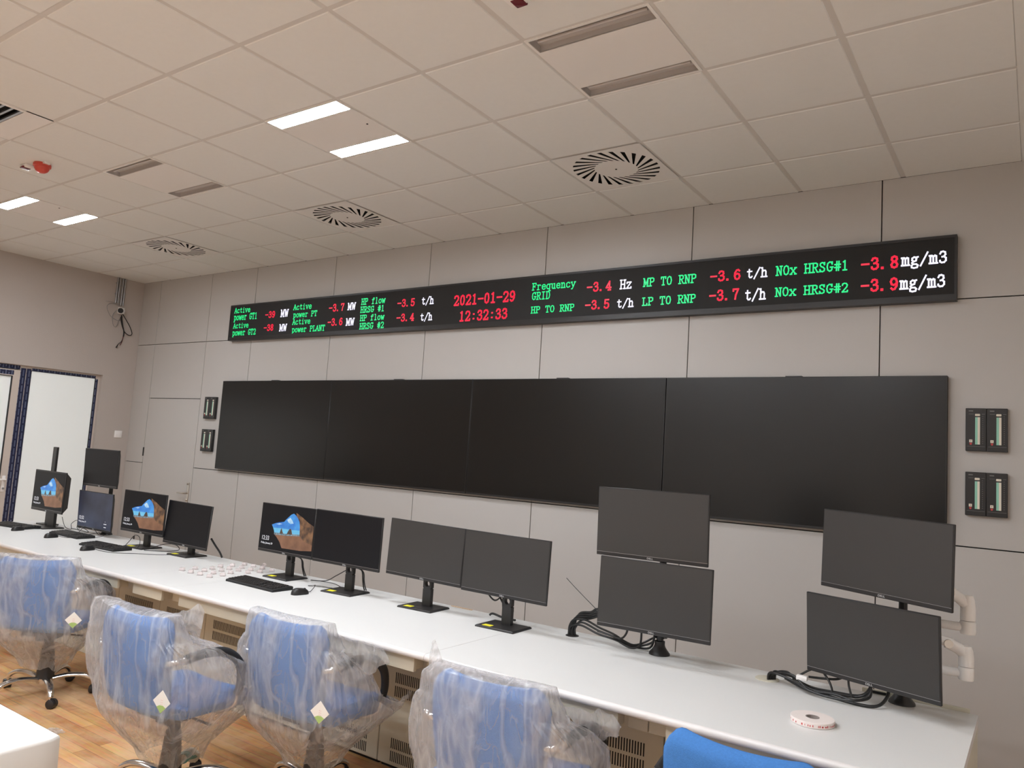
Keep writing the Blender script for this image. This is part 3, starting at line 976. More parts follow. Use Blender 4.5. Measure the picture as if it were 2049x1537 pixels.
TEXTS=[
 ('Active','g',-0.872,-0.608,2.980,3.032),
 ('power GT1','g',-0.872,-0.484,2.902,2.964),
 ('-39','r',-0.350,-0.195,2.902,2.962),
 ('MW','w',-0.104,0.008,2.900,2.969),
 ('Active','g',-0.869,-0.613,2.815,2.865),
 ('power GT2','g',-0.872,-0.482,2.737,2.793),
 ('-38','r',-0.355,-0.201,2.767,2.826),
 ('MW','w',-0.104,0.003,2.754,2.819),
 ('Active','g',0.085,0.351,2.959,3.011),
 ('power PT','g',0.091,0.438,2.882,2.933),
 ('-3.7','r',0.604,0.814,2.914,2.978),
 ('MW','w',0.863,0.963,2.915,2.977),
 ('Active','g',0.089,0.351,2.810,2.861),
 ('power PLANT','g',0.091,0.568,2.732,2.784),
 ('-3.6','r',0.603,0.807,2.776,2.839),
 ('MW','w',0.857,0.961,2.767,2.830),
 ('HP flow','g',1.039,1.340,2.953,3.007),
 ('HRSG #1','g',1.036,1.337,2.878,2.931),
 ('HP flow','g',1.039,1.343,2.800,2.852),
 ('HRSG #2','g',1.041,1.348,2.723,2.776),
 ('-3.5','r',1.496,1.701,2.905,2.966),
 ('t/h','w',1.781,1.918,2.909,2.970),
 ('-3.4','r',1.499,1.706,2.773,2.834),
 ('t/h','w',1.779,1.914,2.767,2.827),
 ('2021-01-29','r',2.145,2.772,2.878,2.957),
 ('12:32:33','r',2.214,2.706,2.741,2.818),
 ('Frequency','g',2.930,3.321,2.951,3.004),
 ('GRID','g',2.933,3.100,2.874,2.930),
 ('HP TO RNP','g',2.933,3.321,2.767,2.816),
 ('-3.4','r',3.423,3.627,2.904,2.968),
 ('Hz','w',3.699,3.791,2.905,2.968),
 ('-3.5','r',3.416,3.618,2.769,2.831),
 ('t/h','w',3.679,3.812,2.768,2.826),
 ('MP TO RNP','g',3.884,4.277,2.908,2.965),
 ('LP TO RNP','g',3.881,4.278,2.770,2.824),
 ('-3.6','r',4.377,4.585,2.906,2.970),
 ('t/h','w',4.624,4.759,2.909,2.969),
 ('-3.7','r',4.375,4.579,2.772,2.839),
 ('t/h','w',4.617,4.753,2.761,2.828),
 ('NOx HRSG#1','g',4.816,5.251,2.910,2.968),
 ('NOx HRSG#2','g',4.815,5.253,2.772,2.826),
 ('-3.8','r',5.324,5.530,2.900,2.968),
 ('mg/m3','w',5.545,5.781,2.907,2.972),
 ('-3.9','r',5.325,5.529,2.767,2.835),
 ('mg/m3','w',5.539,5.773,2.767,2.834),
]
for s, c, a, b_, z0, z1 in TEXTS:
    ux = (b_ - a) / (8.0 * len(s) - 1.0)
    k = 0
    for word in s.split(' '):
        led_text(word, c, a + k * 8.0 * ux, a + (k * 8.0 + 8.0 * len(word) - 1.0) * ux, z0, z1, t, LYF + 0.0012)
        k += len(word) + 1


def wall_gauge(cx, z0, side, label):
    """black instrument with two bar scales"""
    t = thing('wall_gauge', label, 'gauge', (cx, 0, z0), 0, 'black wall gauges with twin bar scales')
    w, hgt, d = 0.099, 0.238, 0.032
    b = MB()
    b.bbox(-w, -0.0002, -d, -0.001, 0, hgt, 'black', 0.002, 1)
    b.bbox(0.0002, w, -d, -0.001, 0, hgt, 'black', 0.002, 1)
    b.build('body', t)
    for q in (-1, 1):
        x = q * 0.05 - 0.003
        y0, y1 = -d - 0.0022, -d + 0.001
        s = MB()
        s.box(x, x + 0.012, y0, y1, 0.037, 0.188, 'bar_green')
        s.box(x + 0.012, x + 0.023, y0, y1, 0.037, 0.188, 'bar_white')
        s.build('bar_scale', t, label='pale green and ivory bar scale')
        MB().bbox(x - 0.001, x + 0.023, y0, y1, 0.195, 0.207, 'bar_white', 0.002, 1).build('value_window', t)
        u = MB()
        u.box(x - 0.028, x - 0.013, y0, y1, 0.048, 0.063, 'bar_white')
        u.box(x - 0.023, x - 0.018, y0 - 0.0004, y1, 0.054, 0.057, 'black')
        u.build('unit_mark', t)
        MB().prism([(x - 0.027, 0.045), (x - 0.014, 0.045), (x - 0.017, 0.034), (x - 0.024, 0.034)], y0, y1, 'red_ink').build('warning_mark', t)
        pr = MB()
        pr.box(x - 0.031, x - 0.010, y0 + 0.001, y1, 0.220, 0.226, 'grey_print')
        pr.box(x - 0.031, x - 0.006, y0 + 0.001, y1, 0.2045, 0.2065, 'grey_print')
        pr.box(x + 0.031, x + 0.046, y0 + 0.001, y1, 0.2045, 0.2065, 'grey_print')
        pr.box(-0.004 + q * 0.05 - 0.038, q * 0.05 + 0.044, y0 + 0.001, y1, 0.025, 0.0265, 'grey_print')
        for k in range(14):
            pr.box(x + 0.034, x + 0.038, y0 + 0.001, y1, 0.042 + k * 0.0115, 0.0445 + k * 0.0115, 'grey_print')
        pr.build('printed_scale', t)
    return t


wall_gauge(5.975, 1.830, 1, 'upper of the two black wall gauges right of the display wall')
wall_gauge(5.975, 1.476, 1, 'lower of the two black wall gauges right of the display wall')
wall_gauge(-1.190, 1.842, -1, 'upper of the two black wall gauges between the hidden door and the display wall')
wall_gauge(-1.187, 1.490, -1, 'lower of the two black wall gauges between the hidden door and the display wall')
# ---------------------------------------------------------------- console desk


def worktop(x0, x1, label):
    t = MB()
    th, r = 0.032, 0.016
    prof = [(DY1, ZD), (DY1, ZD - th), (DY0 + r, ZD - th)]
    for k in range(1, 12):
        a = -PI / 2 - PI * k / 12
        prof.append((DY0 + r + r * math.cos(a), ZD - r + r * math.sin(a)))
    prof.append((DY0 + r, ZD))
    n = len(prof)
    g = 0.001
    vs = [(x0 + g, y, z) for y, z in prof] + [(x1 - g, y, z) for y, z in prof]
    fs = [(i, (i + 1) % n, (i + 1) % n + n, i + n) for i in range(n - 1)]
    t.add(vs, fs, 'desk_edge', True)
    t.add(vs, [(n - 1, 0, n, 2 * n - 1)], 'desk')
    t.add(vs, [tuple(range(n - 1, -1, -1)), tuple(range(n, 2 * n))], 'desk_edge')
    o = t.build('worktop', None, None, label, 'desk', 'white console worktops in a row')
    # weld and put the origin on the piece
    return o


WX = [DX0, 1.522, 2.022, 3.992, DX1]
WL = ['far end section of the long white worktop, by the glazed doorway',
      'narrow section of the long white worktop, right where most clear plastic caps lie',
      'middle section of the long white worktop, under two pairs of standing monitors',
      'nearest section of the long white worktop, with the tape roll on it']
for k in range(4):
    worktop(WX[k], WX[k + 1], WL[k])

# frame under the worktops: aprons, end panel
t = thing('desk_frame', 'cream steel frame and end panel under the long white worktop', 'desk frame', (2.2, -1.85, 0))
YA = -2.20
for k, (a, b_) in enumerate(((1.405, 1.565), (1.905, 2.06), (3.925, 4.075), (4.93, 5.012), (5.016, 5.10), (5.93, 5.998))):
    q = MB()
    q.bbox(a - 2.2, b_ - 2.2, YA + 1.85 - 0.02, YA + 1.85, 0.645, 0.717, 'cream', 0.002, 1)
    q.build('apron', t)
MB().bbox(6.0 - 2.2, 6.018 - 2.2, -2.26 + 1.85, -1.40 + 1.85, 0, 0.717, 'cream', 0.003, 1).build('end_panel', t)
MB().bbox(-1.60 - 2.2, -1.575 - 2.2, -2.26 + 1.85, -1.40 + 1.85, 0, 0.717, 'cream', 0.003, 1).build('end_panel', t)
MB().box(-1.57 - 2.2, 5.985 - 2.2, -1.45 + 1.85, -1.43 + 1.85, 0.0, 0.717, 'cream').build('back_panel', t)
MB().box(-1.5 - 2.2, 5.98 - 2.2, -2.185 + 1.85, -1.42 + 1.85, 0.700, 0.717, 'cream').build('top_rail', t)


def drawer(x0, x1, label):
    cx = (x0 + x1) / 2
    t = thing('drawer', label, 'drawer', (cx, -2.24, 0.648), 0, 'cream drawers hung under the worktop')
    w = (x1 - x0) / 2
    MB().bbox(-w, w, -0.045, -0.025, 0.0, 0.066, 'cream', 0.0025).build('front', t)
    b = MB()
    b.box(-w + 0.012, w - 0.012, -0.026, 0.036, 0.004, 0.008, 'cream')
    b.box(-w + 0.012, -w + 0.016, -0.026, 0.036, 0.008, 0.050, 'cream')
    b.box(w - 0.016, w - 0.012, -0.026, 0.036, 0.008, 0.050, 'cream')
    b.build('tray', t)


drawer(-0.55, 1.395, 'long cream drawer front behind the leftmost plastic-wrapped chair')
drawer(1.575, 1.892, 'short cream drawer front left of the long middle drawer')
drawer(2.070, 3.905, 'longest cream drawer front, running behind the two middle plastic-wrapped chairs')
drawer(4.085, 4.920, 'cream drawer front between the nearest wrapped chair and the uncovered chair')
drawer(5.110, 5.920, 'cream drawer front at the near end, above the uncovered blue chair')

CE = [1.268 + 0.5255 * k for k in range(-4, 10)]
CN = ['first', 'second', 'third', 'fourth', 'fifth', 'sixth', 'seventh', 'eighth', 'ninth', 'tenth', 'eleventh', 'twelfth', 'thirteenth']
CYF = -1.90
for k in range(13):
    x0, x1 = CE[k], CE[k + 1]
    w = (x1 - x0) / 2 - 0.0015
    t = thing('console_cabinet', 'cream vented steel cabinet under the worktop, %s from the near end' % CN[12 - k], 'cabinet', ((x0 + x1) / 2, CYF, 0), 0, 'cream vented cabinets under the worktop')
    rail = x1 < 2.4
    zb = 0.115 if rail else 0.022
    b = MB()
    b.box(-w, w, 0.021, 0.44, 0.02, 0.699, 'cream')
    b.box(-w + 0.01, w - 0.01, 0.024, 0.40, 0.0, 0.021, 'slot')
    b.build('body', t)
    if rail:
        MB().bbox(-w, w, -0.03, 0.02, 0.0, 0.075, 'cream', 0.003, 1).build('plinth_rail', t)
    d = MB().bbox(-w + 0.001, w - 0.001, 0.0, 0.019, zb, 0.690, 'cream', 0.0025, 1)
    dd = d.build('door', t)
    for z0, z1 in ((0.432, 0.485), (0.364, 0.417), (0.106, 0.157), (0.042, 0.093)) if not rail else ((0.432, 0.485), (0.364, 0.417)):
        s = MB()
        for q in range(28):
            x = -w + 0.088 + q * 0.0128
            s.box(x, x + 0.0058, -0.0008, 0.004, z0, z1, 'slot')
        s.build('vent_slots', dd, label='row of dark vertical vent slots')

# ---------------------------------------------------------------- monitors


def picture(kind, w, h, parent):
    """what a lit lock screen shows: dark cave, sky opening, sand; plus the clock lettering"""
    y = -0.0022

    def P(u, v):
        return ((u - 0.5) * w, (0.5 - v) * h)

    def poly(pts, mt, dy):
        b = MB()
        q = [P(*a) for a in pts]
        b.add([(x, y - dy, z) for x, z in q], [tuple(range(len(q)))], mt)
        bm = bmesh.new()
        return b

    parts = []
    if kind == 'cave':
        sky = [(.22, .45), (.29, .405), (.36, .375), (.45, .35), (.485, .29), (.525, .235), (.57, .175), (.615, .145), (.66, .18), (.70, .235), (.735, .31), (.75, .42), (.755, .52), (.76, .61), (.285, .655), (.275, .58), (.25, .51)]
        for pts, mt, dy in (
                ([(.66, .12), (.78, .20), (.90, .30), (1.0, .36), (1.0, .80), (.86, .78), (.74, .66), (.70, .4)], 's_rock', 0.0001),
                ([(.27, .64), (.52, .63), (.76, .60), (.84, .70), (1.0, .76), (1.0, .88), (.80, .915), (.45, .925), (.40, .80), (.33, .70)], 's_sand', 0.0002),
                ([(.83, .40), (.95, .46), (.99, .60), (.93, .72), (.85, .66), (.90, .56)], 's_rock', 0.00025),
                (sky, 's_sky', 0.0003),
                ([(.25, .51), (.40, .50), (.60, .50), (.753, .49), (.76, .61), (.285, .655), (.275, .58)], 's_sky_low', 0.0004),
                ([(.50, .30), (.56, .24), (.60, .30), (.63, .36), (.57, .38), (.53, .35)], 's_cloud', 0.0005),
                ([(.30, .42), (.36, .395), (.42, .40), (.36, .43)], 's_cloud', 0.0005),
                ([(.28, .61), (.52, .602), (.76, .575), (.76, .61), (.52, .645), (.287, .658)], 's_shore', 0.0005),
                ([(.385, .62), (.40, .53), (.415, .49), (.43, .55), (.455, .61)], 's_stack', 0.0006),
                ([(.52, .61), (.545, .53), (.575, .475), (.60, .50), (.625, .60)], 's_stack', 0.0006)):
            b = MB()
            q = [P(*a) for a in pts]
            b.add([(x, y - dy, z) for x, z in q], [tuple(range(len(q)))], mt)
            parts.append(b)
        base = MB()
        for b in parts:
            for f, k in zip(b.f, b.m):
                base.add([b.v[i] for i in f], [tuple(range(len(f)))], b.mats[k])
        o = base.build('lit_picture', parent, recalc=False, label='glowing picture of blue sky through a sandy cave mouth')
        # faces must look out of the screen
        for pgn in o.data.polygons:
            if pgn.normal.y > 0:
                pgn.flip()
        tri = bmesh.new()
        tri.from_mesh(o.data)
        bmesh.ops.triangulate(tri, faces=tri.faces[:])
        tri.to_mesh(o.data)
        tri.free()
    t1 = {'cave': '12:33', 'blur': '12:32'}[kind]
    x, z = P(0.045, 0.80)
    text_mesh(t1, h * 0.135, 's_text', 'clock_lettering', parent, (x, y - 0.0007, z), xs=0.9)
    x, z = P(0.045, 0.885)
    text_mesh('Friday, January 29', h * 0.060, 's_text', 'date_lettering', parent, (x, y - 0.0007, z), xs=0.92)
    if kind == 'blur':
        x, z = P(0.84, 0.84)
        nb = MB()
        for q, (wd_, dz) in enumerate(((0.004, 0.02), (0.042, 0.0), (0.034, -0.026))):
            nb.box(x - wd_ / 2, x + wd_ / 2, y - 0.0008, y - 0.0003, z + dz - 0.003, z + dz + 0.003, 's_text')
        nb.build('notice_marks', parent)


def panel(parent, w, h, mt, thick, local, pic=None, logo=True, bez=0.005, chin=0.018, line=True):
    """screen unit: housing with sub-parts"""
    b = MB()
    b.bbox(-w / 2, w / 2, 0.0, 0.012, -h / 2, h / 2, 'black', 0.002, 1)
    # tapering back shell
    vs = []
    for a, e, y in ((w / 2 - 0.006, h / 2 - 0.006, 0.011), (w / 2 - 0.05, h / 2 - 0.05, thick)):
        vs += [(-a, y, -e), (a, y, -e), (a, y, e), (-a, y, e)]
    b.add(vs, [(4, 5, 6, 7), (0, 1, 5, 4), (1, 2, 6, 5), (2, 3, 7, 6), (3, 0, 4, 7)], 'black')
    o = b.build('housing', parent)
    o.matrix_local = local
    s = MB()
    s.box(-w / 2 + bez, w / 2 - bez, -0.0012, 0.001, -h / 2 + chin, h / 2 - bez, mt)
    s.build('screen', o)
    if line:
        MB().box(-w / 2 + 0.003, w / 2 - 0.003, -0.0018, 0.001, -h / 2 + chin - 0.0015, -h / 2 + chin, 'silver_line').build('bezel_line', o, label='thin silver line above the lower bezel')
    if logo:
        text_mesh('DELL', 0.0115, 'logo', 'brand_mark', o, (-0.016, -0.001, -h / 2 + 0.0048), xs=1.15)
    if pic:
        hold = bpy.data.objects.new('lit_screen_content', None)
        bpy.data.objects.remove(hold)
        sw, sh = w - 2 * bez, h - bez - chin
        before = set(o.children)
        picture(pic, sw, sh, o)
        for c in o.children:
            if c not in before:
                c.location.z += (chin - bez) / 2
    return o


def neck_with_hole(b, x, y0, y1, z0, z1, hole_z, hr, mt):
    b.box(-x, x, y0, y1, z0, hole_z - x, mt)
    if z1 > hole_z + x:
        b.box(-x, x, y0, y1, hole_z + x, z1, mt)
    n = 24
    vs, fs = [], []
    for k in range(n):
        a = 2 * PI * (k + 0.5) / n
        c, s = math.cos(a), math.sin(a)
        m = x / max(abs(c), abs(s))
        for y in (y0, y1):
            vs.append((hr * c, y, hole_z + hr * s))
            vs.append((m * c, y, hole_z + m * s))
    for k in range(n):
        i, j = 4 * k, 4 * ((k + 1) % n)
        fs += [(i, i + 1, j + 1, j), (i + 2, j + 2, j + 3, i + 3), (i, j, j + 2, i + 2), (i + 1, i + 3, j + 3, j + 1)]
    b.add(vs, fs, mt)


def stand(t, ztop, zpan, y_off, hole=True, cables=True, sticker=True, wide=0.0285, flip=1):
    """base plate and neck of a desk monitor, in the coordinates of thing t; y_off: where the screen front is"""
    b = MB()
    bw, y0, y1 = 0.118, -0.085, 0.095
    poly = [(-bw, y0), (bw, y0), (bw, y1), (-bw, y1)]
    c = 0.006
    vs = [(x, y, 0.0) for x, y in poly] + [(x, y, 0.006) for x, y in poly] + [(x * 0.95, y * 0.95, 0.0105) for x, y in poly]
    b.add(vs, [(3, 2, 1, 0), (8, 9, 10, 11)] + [(i, (i + 1) % 4, (i + 1) % 4 + 4, i + 4) for i in range(4)] + [(i + 4, (i + 1) % 4 + 4, (i + 1) % 4 + 8, i + 8) for i in range(4)], 'black')
    bo = b.build('stand_base', t)
    if sticker:
        MB().box(-0.085, -0.032, -0.072, -0.036, 0.0100, 0.0112, 'yellow').build('sticker', bo, label='yellow sticker on the base')
    n = MB()
    ny0, ny1 = y_off + 0.046, y_off + 0.072
    if hole:
        neck_with_hole(n, wide, ny0, ny1, 0.009, ztop, zpan - 0.024, 0.0165, 'black')
    else:
        n.box(-wide, wide, ny0, ny1, 0.009, ztop, 'black')
    n.box(-0.04, 0.04, y_off + 0.036, ny0 + 0.004, zpan + 0.10, zpan + 0.18, 'black')
    n.build('stand_neck', t)
    if cables:
        e = ny1 + 0.012
        MB().tube([(0.02 * flip, ny0 + 0.01, zpan + 0.03), (0.03 * flip, e, zpan - 0.01), (0.052 * flip, e + 0.02, zpan - 0.03), (0.056 * flip, e + 0.03, 0.07), (0.048 * flip, e + 0.05, 0.03), (0.05 * flip, e + 0.06, 0.006)], 0.0042, 'cable', 7).build('cable', t)
        MB().tube([(0.03 * flip, ny1, zpan + 0.03), (0.05 * flip, e, zpan - 0.01), (0.066 * flip, e + 0.02, zpan - 0.04), (0.066 * flip, e + 0.03, 0.07), (0.056 * flip, e + 0.055, 0.03), (0.06 * flip, e + 0.065, 0.006)], 0.0036, 'cable', 7).build('cable', t)


def pose_mat(c, yaw, pitch, roll, root):
    m = Matrix.Translation(c) @ Matrix.Rotation(R(yaw), 4, 'Z') @ Matrix.Rotation(R(pitch), 4, 'X') @ Matrix.Rotation(R(roll), 4, 'Y')
    rm = Matrix.Translation(root[0]) @ Matrix.Rotation(root[1], 4, 'Z')
    return rm.inverted() @ m


def desk_monitor(label, c, yaw, pitch, roll, mt, pic=None, w=0.538, h=0.322, thick=0.045, chin=0.018, bez=0.005, group='desk monitors on black stands', cables=True, hole=True, wide=0.0285, flip=1, sticker=True, logo=True):
    c = Vector(c)
    fwd = Matrix.Rotation(R(yaw), 3, 'Z') @ Vector((0, 1, 0))
    bx = c + fwd * 0.02
    loc = Vector((bx.x, bx.y, ZD))
    t = thing('monitor', label, 'monitor', loc, R(yaw), group)
    zpan = c.z - h / 2 - ZD
    panel(t, w, h, mt, thick, pose_mat(c, yaw, pitch, roll, (loc, R(yaw))), pic, chin=chin, bez=bez, logo=logo)
    stand(t, c.z - ZD + 0.02, zpan, -0.02, hole=hole, cables=cables, wide=wide, flip=flip, sticker=sticker)
    return t


M['s_blur'] = screen_mat('blurred night picture', (0.008, 0.010, 0.022), (0.030, 0.040, 0.075), 4)
m1 = desk_monitor('thick-framed monitor showing a lit beach cave picture, at the far left end of the desk', (-1.06, -1.635, 1.072), 0.6, -0.5, 0.1, 'screen_dark', 'cave', w=0.556, h=0.361, thick=0.07, chin=0.022, bez=0.011, cables=False, hole=False, wide=0.055, sticker=False)
desk_monitor('monitor with a lit beach cave picture, left of the dark screen under the door handle', (0.435, -1.602, 1.019), 4.0, -0.5, 0.6, 'screen_dark', 'cave', cables=False, hole=False)
desk_monitor('dark monitor right of the far beach cave screen, below the door handle', (0.960, -1.557, 0.979), 1.3, -3.7, 0.7, 'screen_dark', hole=False, cables=False)
desk_monitor('monitor with a lit beach cave picture behind the front keyboard', (2.118, -1.585, 1.062), 0.1, -1.5, -0.1, 'screen_dark', 'cave')
desk_monitor('dark purplish monitor touching the right side of the cave screen behind the front keyboard', (2.729, -1.624, 1.069), 4.5, -0.2, 0.8, 'screen_dark')
desk_monitor('switched-off monitor, left one of the pair in the middle of the desk', (3.330, -1.592, 1.068), 3.0, -1.5, 1.3, 'screen_off', flip=-1)
desk_monitor('switched-off monitor, right one of the pair in the middle of the desk', (3.916, -1.634, 1.066), 1.1, -1.5, 0.6, 'screen_off', flip=-1)


def hung_monitor(label, c, yaw, pitch, roll, mt, pic=None, h=0.322, group='monitors hung on poles'):
    c = Vector(c)
    t = thing('monitor', label, 'monitor', c, R(yaw), group)
    panel(t, 0.538, h, mt, 0.045, pose_mat(c, yaw, pitch, roll, (c, R(yaw))), pic)
    MB().bbox(-0.05, 0.05, 0.044, 0.056, -0.05, 0.05, 'black', 0.003, 1).build('mount_plate', t)
    return t


hung_monitor('upper black monitor of the far stacked pair, before the frosted glass', (-0.402, -1.538, 1.320), 1.1, 1.8, -0.2, 'screen_dark')
hung_monitor('lower monitor of the far stacked pair, dim blue with 12:32 on it', (-0.433, -1.531, 0.952), 1.3, 1.9, 0.0, 's_blur', 'blur')
hung_monitor('upper switched-off monitor of the left near stack, overlapping the display wall', (4.736, -1.650, 1.361), 4.4, 1.2, -0.3, 'screen_off')
hung_monitor('lower switched-off monitor of the left near stack, above a black pole foot', (4.771, -1.672, 1.037), 3.8, -1.5, 0.1, 'screen_off')
hung_monitor('upper switched-off monitor of the right near stack, held by a white arm', (5.706, -1.599, 1.334), -21.4, -0.2, 1.1, 'screen_off')
hung_monitor('lower switched-off monitor of the right near stack, above the tape roll', (5.663, -1.616, 0.989), -18.4, 2.8, -0.3, 'screen_off')


def pole(label, x, y, top, r=0.0165, foot=True, rect=False, brackets=()):
    t = thing('monitor_pole', label, 'pole', (x, y, ZD), 0, 'black monitor poles on the desk')
    if rect:
        MB().bbox(-0.032, 0.032, -0.012, 0.012, 0.008, top - ZD, 'black', 0.003, 1).build('column', t)
        MB().bbox(-0.09, 0.09, -0.06, 0.06, 0.0, 0.010, 'black', 0.003, 1).build('foot', t)
    else:
        MB().lathe([(r, 0.01), (r, top - ZD)], 'black', 20).build('column', t)
        MB().lathe([(0.050, 0.0), (0.048, 0.008), (0.036, 0.022), (0.027, 0.036), (0.024, 0.045), (0.024, 0.062), (r, 0.064)], 'black', 28).build('foot', t)
        c = MB()
        c.lathe([(0.024, 0.075), (0.024, 0.10)], 'black', 20)
        c.box(0.022, 0.034, -0.008, 0.008, 0.078, 0.096, 'black')
        c.build('collar', t)
    for z, tx, ty in brackets:
        b = MB()
        b.lathe([(0.026, z - ZD - 0.03), (0.026, z - ZD + 0.03)], 'black', 20)
        b.tube([(0, 0, z - ZD), (tx - x, ty - y, z - ZD)], 0.014, 'black', 10, 1)
        b.build('bracket', t)
    return t


pole('black pole carrying the left near stack of two monitors', 4.731, -1.480, 1.42, brackets=((1.361, 4.732, -1.598), (1.037, 4.768, -1.618)))
POLE = pole('black pole carrying the right near stack with white arms', 5.759, -1.440, 1.30)
pole('black pole carrying the far stacked pair of monitors', -0.425, -1.415, 1.36, brackets=((1.320, -0.405, -1.482), (0.952, -0.425, -1.478)))
pole('tall bare black pole rising behind the far left monitor', -1.300, -1.500, 1.462, rect=True)


def white_arm(label, z, el, tip, zt):
    """arm from the pole: lower link out to an elbow, riser, upper link back to the monitor"""
    px, py = 5.759, -1.440
    t = bpy.data.objects.new('monitor_arm', None)
    COL.objects.link(t)
    t.parent = POLE
    t.location = (0, 0, z - ZD)
    t['label'] = label
    ex, ey = el[0] - px, el[1] - py
    b = MB()
    b.lathe([(0.03, -0.022), (0.03, 0.022)], 'white_plastic', 24)
    b.tube([(0, 0, 0), (ex * 0.5, ey * 0.5, 0), (ex, ey, 0)], [0.017, 0.015, 0.02], 'white_plastic', 12, 3, ry=0.017)
    b.lathe([(0.026, -0.024), (0.028, -0.015), (0.028, 0.02), (0.025, 0.026)], 'white_plastic', 24, Matrix.Translation((ex, ey, 0)))
    b.build('lower_link', t)
    c = MB()
    h = zt - z
    c.lathe([(0.027, 0.028), (0.027, h * 0.55), (0.024, h * 0.8), (0.018, h * 0.95)], 'white_plastic', 24, Matrix.Translation((ex, ey, 0)))
    tx, ty = tip[0] - px, tip[1] - py
    d = Vector((tx - ex, ty - ey, 0)).normalized()
    c.tube([(ex, ey, h * 0.62), (ex + d.x * 0.03, ey + d.y * 0.03, h * 0.85), (ex + d.x * 0.07, ey + d.y * 0.07, h)], [0.024, 0.023, 0.02], 'white_plastic', 12, 4, ry=0.022)
    c.build('elbow', t)
    e = MB()
    e.tube([(ex + d.x * 0.05, ey + d.y * 0.05, h), (tx, ty, h + (0.05 if h < 0.13 else 0.09))], 0.021, 'white_plastic', 12, 1, ry=0.019)
    k = Vector((-d.y, d.x, 0))
    if k.y > 0:
        k = -k
    e.lathe([(0.016, 0), (0.016, 0.027)], 'nickel', 18, Matrix.Translation((ex + d.x * 0.07, ey + d.y * 0.07, h)) @ k.to_track_quat('Z', 'Y').to_matrix().to_4x4())
    e.build('upper_link', t)


white_arm('upper white jointed monitor arm, elbow showing right of the top right monitor', 1.085, (5.985, -1.43), (5.745, -1.525), 1.215)
white_arm('lower white jointed monitor arm, elbow showing right of the bottom right monitor', 0.910, (5.980, -1.43), (5.70, -1.545), 1.020)

# cable of the dark monitor by the door handle
MB().tube([(1.19, -1.50, 0.90), (1.205, -1.47, 0.85), (1.225, -1.44, 0.80), (1.245, -1.43, 0.762)], 0.007, 'cable', 8).build('monitor_cable', None, None, 'short black cable at the lower right corner of the monitor below the door handle', 'cable')

# ---------------------------------------------------------------- keyboards and mice


def keyboard(label, x, y, yaw, w=0.455, d=0.150):
    t = thing('keyboard', label, 'keyboard', (x, y, ZD), R(yaw), 'black keyboards')
    b = MB()
    vs = []
    for sx in (-1, 1):
        for (yy, zz) in ((-d / 2, 0.0), (-d / 2, 0.010), (-d / 2 + 0.006, 0.014), (d / 2 - 0.006, 0.023), (d / 2, 0.018), (d / 2, 0.0)):
            vs.append((sx * w / 2, yy, zz))
    b.add(vs, [(0, 1, 2, 3, 4, 5), (11, 10, 9, 8, 7, 6)] + [(i, i + 6, (i + 1) % 6 + 6, (i + 1) % 6) for i in range(6)], 'matte_black')
    b.build('case', t)
    k = MB()
    rows = 6
    for r in range(rows):
        yy = -d / 2 + 0.018 + r * 0.0205 + (0.004 if r == 5 else 0)
        z = 0.014 + (yy + d / 2) * 0.062
        x0 = -w / 2 + 0.010
        for c0, n in ((0.0, 15), (0.302, 3), (0.364, 4)):
            q = 0
            while q < n:
                u = 1
                if r == 0 and c0 == 0 and q == 3:
                    u = 6
                if r in (1, 2) and c0 == 0 and q in (0, 13):
                    u = 2 if q == 0 else 2
                if c0 == 0.302 and r in (2,):
                    q += 1
                    continue
                if c0 == 0.302 and r == 1 and q != 1:
                    q += 1
                    continue
                u = min(u, n - q)
                a = x0 + c0 + q * 0.0192
                k.add([(a, yy - 0.0085, z), (a + u * 0.0192 - 0.0022, yy - 0.0085, z), (a + u * 0.0192 - 0.0022, yy + 0.0085, z), (a, yy + 0.0085, z),
                       (a + 0.002, yy - 0.006, z + 0.006), (a + u * 0.0192 - 0.0042, yy - 0.006, z + 0.006), (a + u * 0.0192 - 0.0042, yy + 0.0075, z + 0.006), (a + 0.002, yy + 0.0075, z + 0.006)],
                      [(4, 5, 6, 7), (0, 1, 5, 4), (1, 2, 6, 5), (2, 3, 7, 6), (3, 0, 4, 7)], 'black')
                q += u
    ko = k.build('keys', t, kind='stuff')
    return t


keyboard('black keyboard at the far left end of the desk, under the thick-framed monitor', -1.215, -1.800, 10)
keyboard('black keyboard in front of the far stacked pair of monitors', -0.447, -1.690, 0.5)
keyboard('black keyboard left of the yellow-labelled base of the far beach cave monitor', 0.327, -1.815, 3)
keyboard('nearest black keyboard, right of the clear plastic caps', 2.250, -1.868, -1.5, w=0.47)


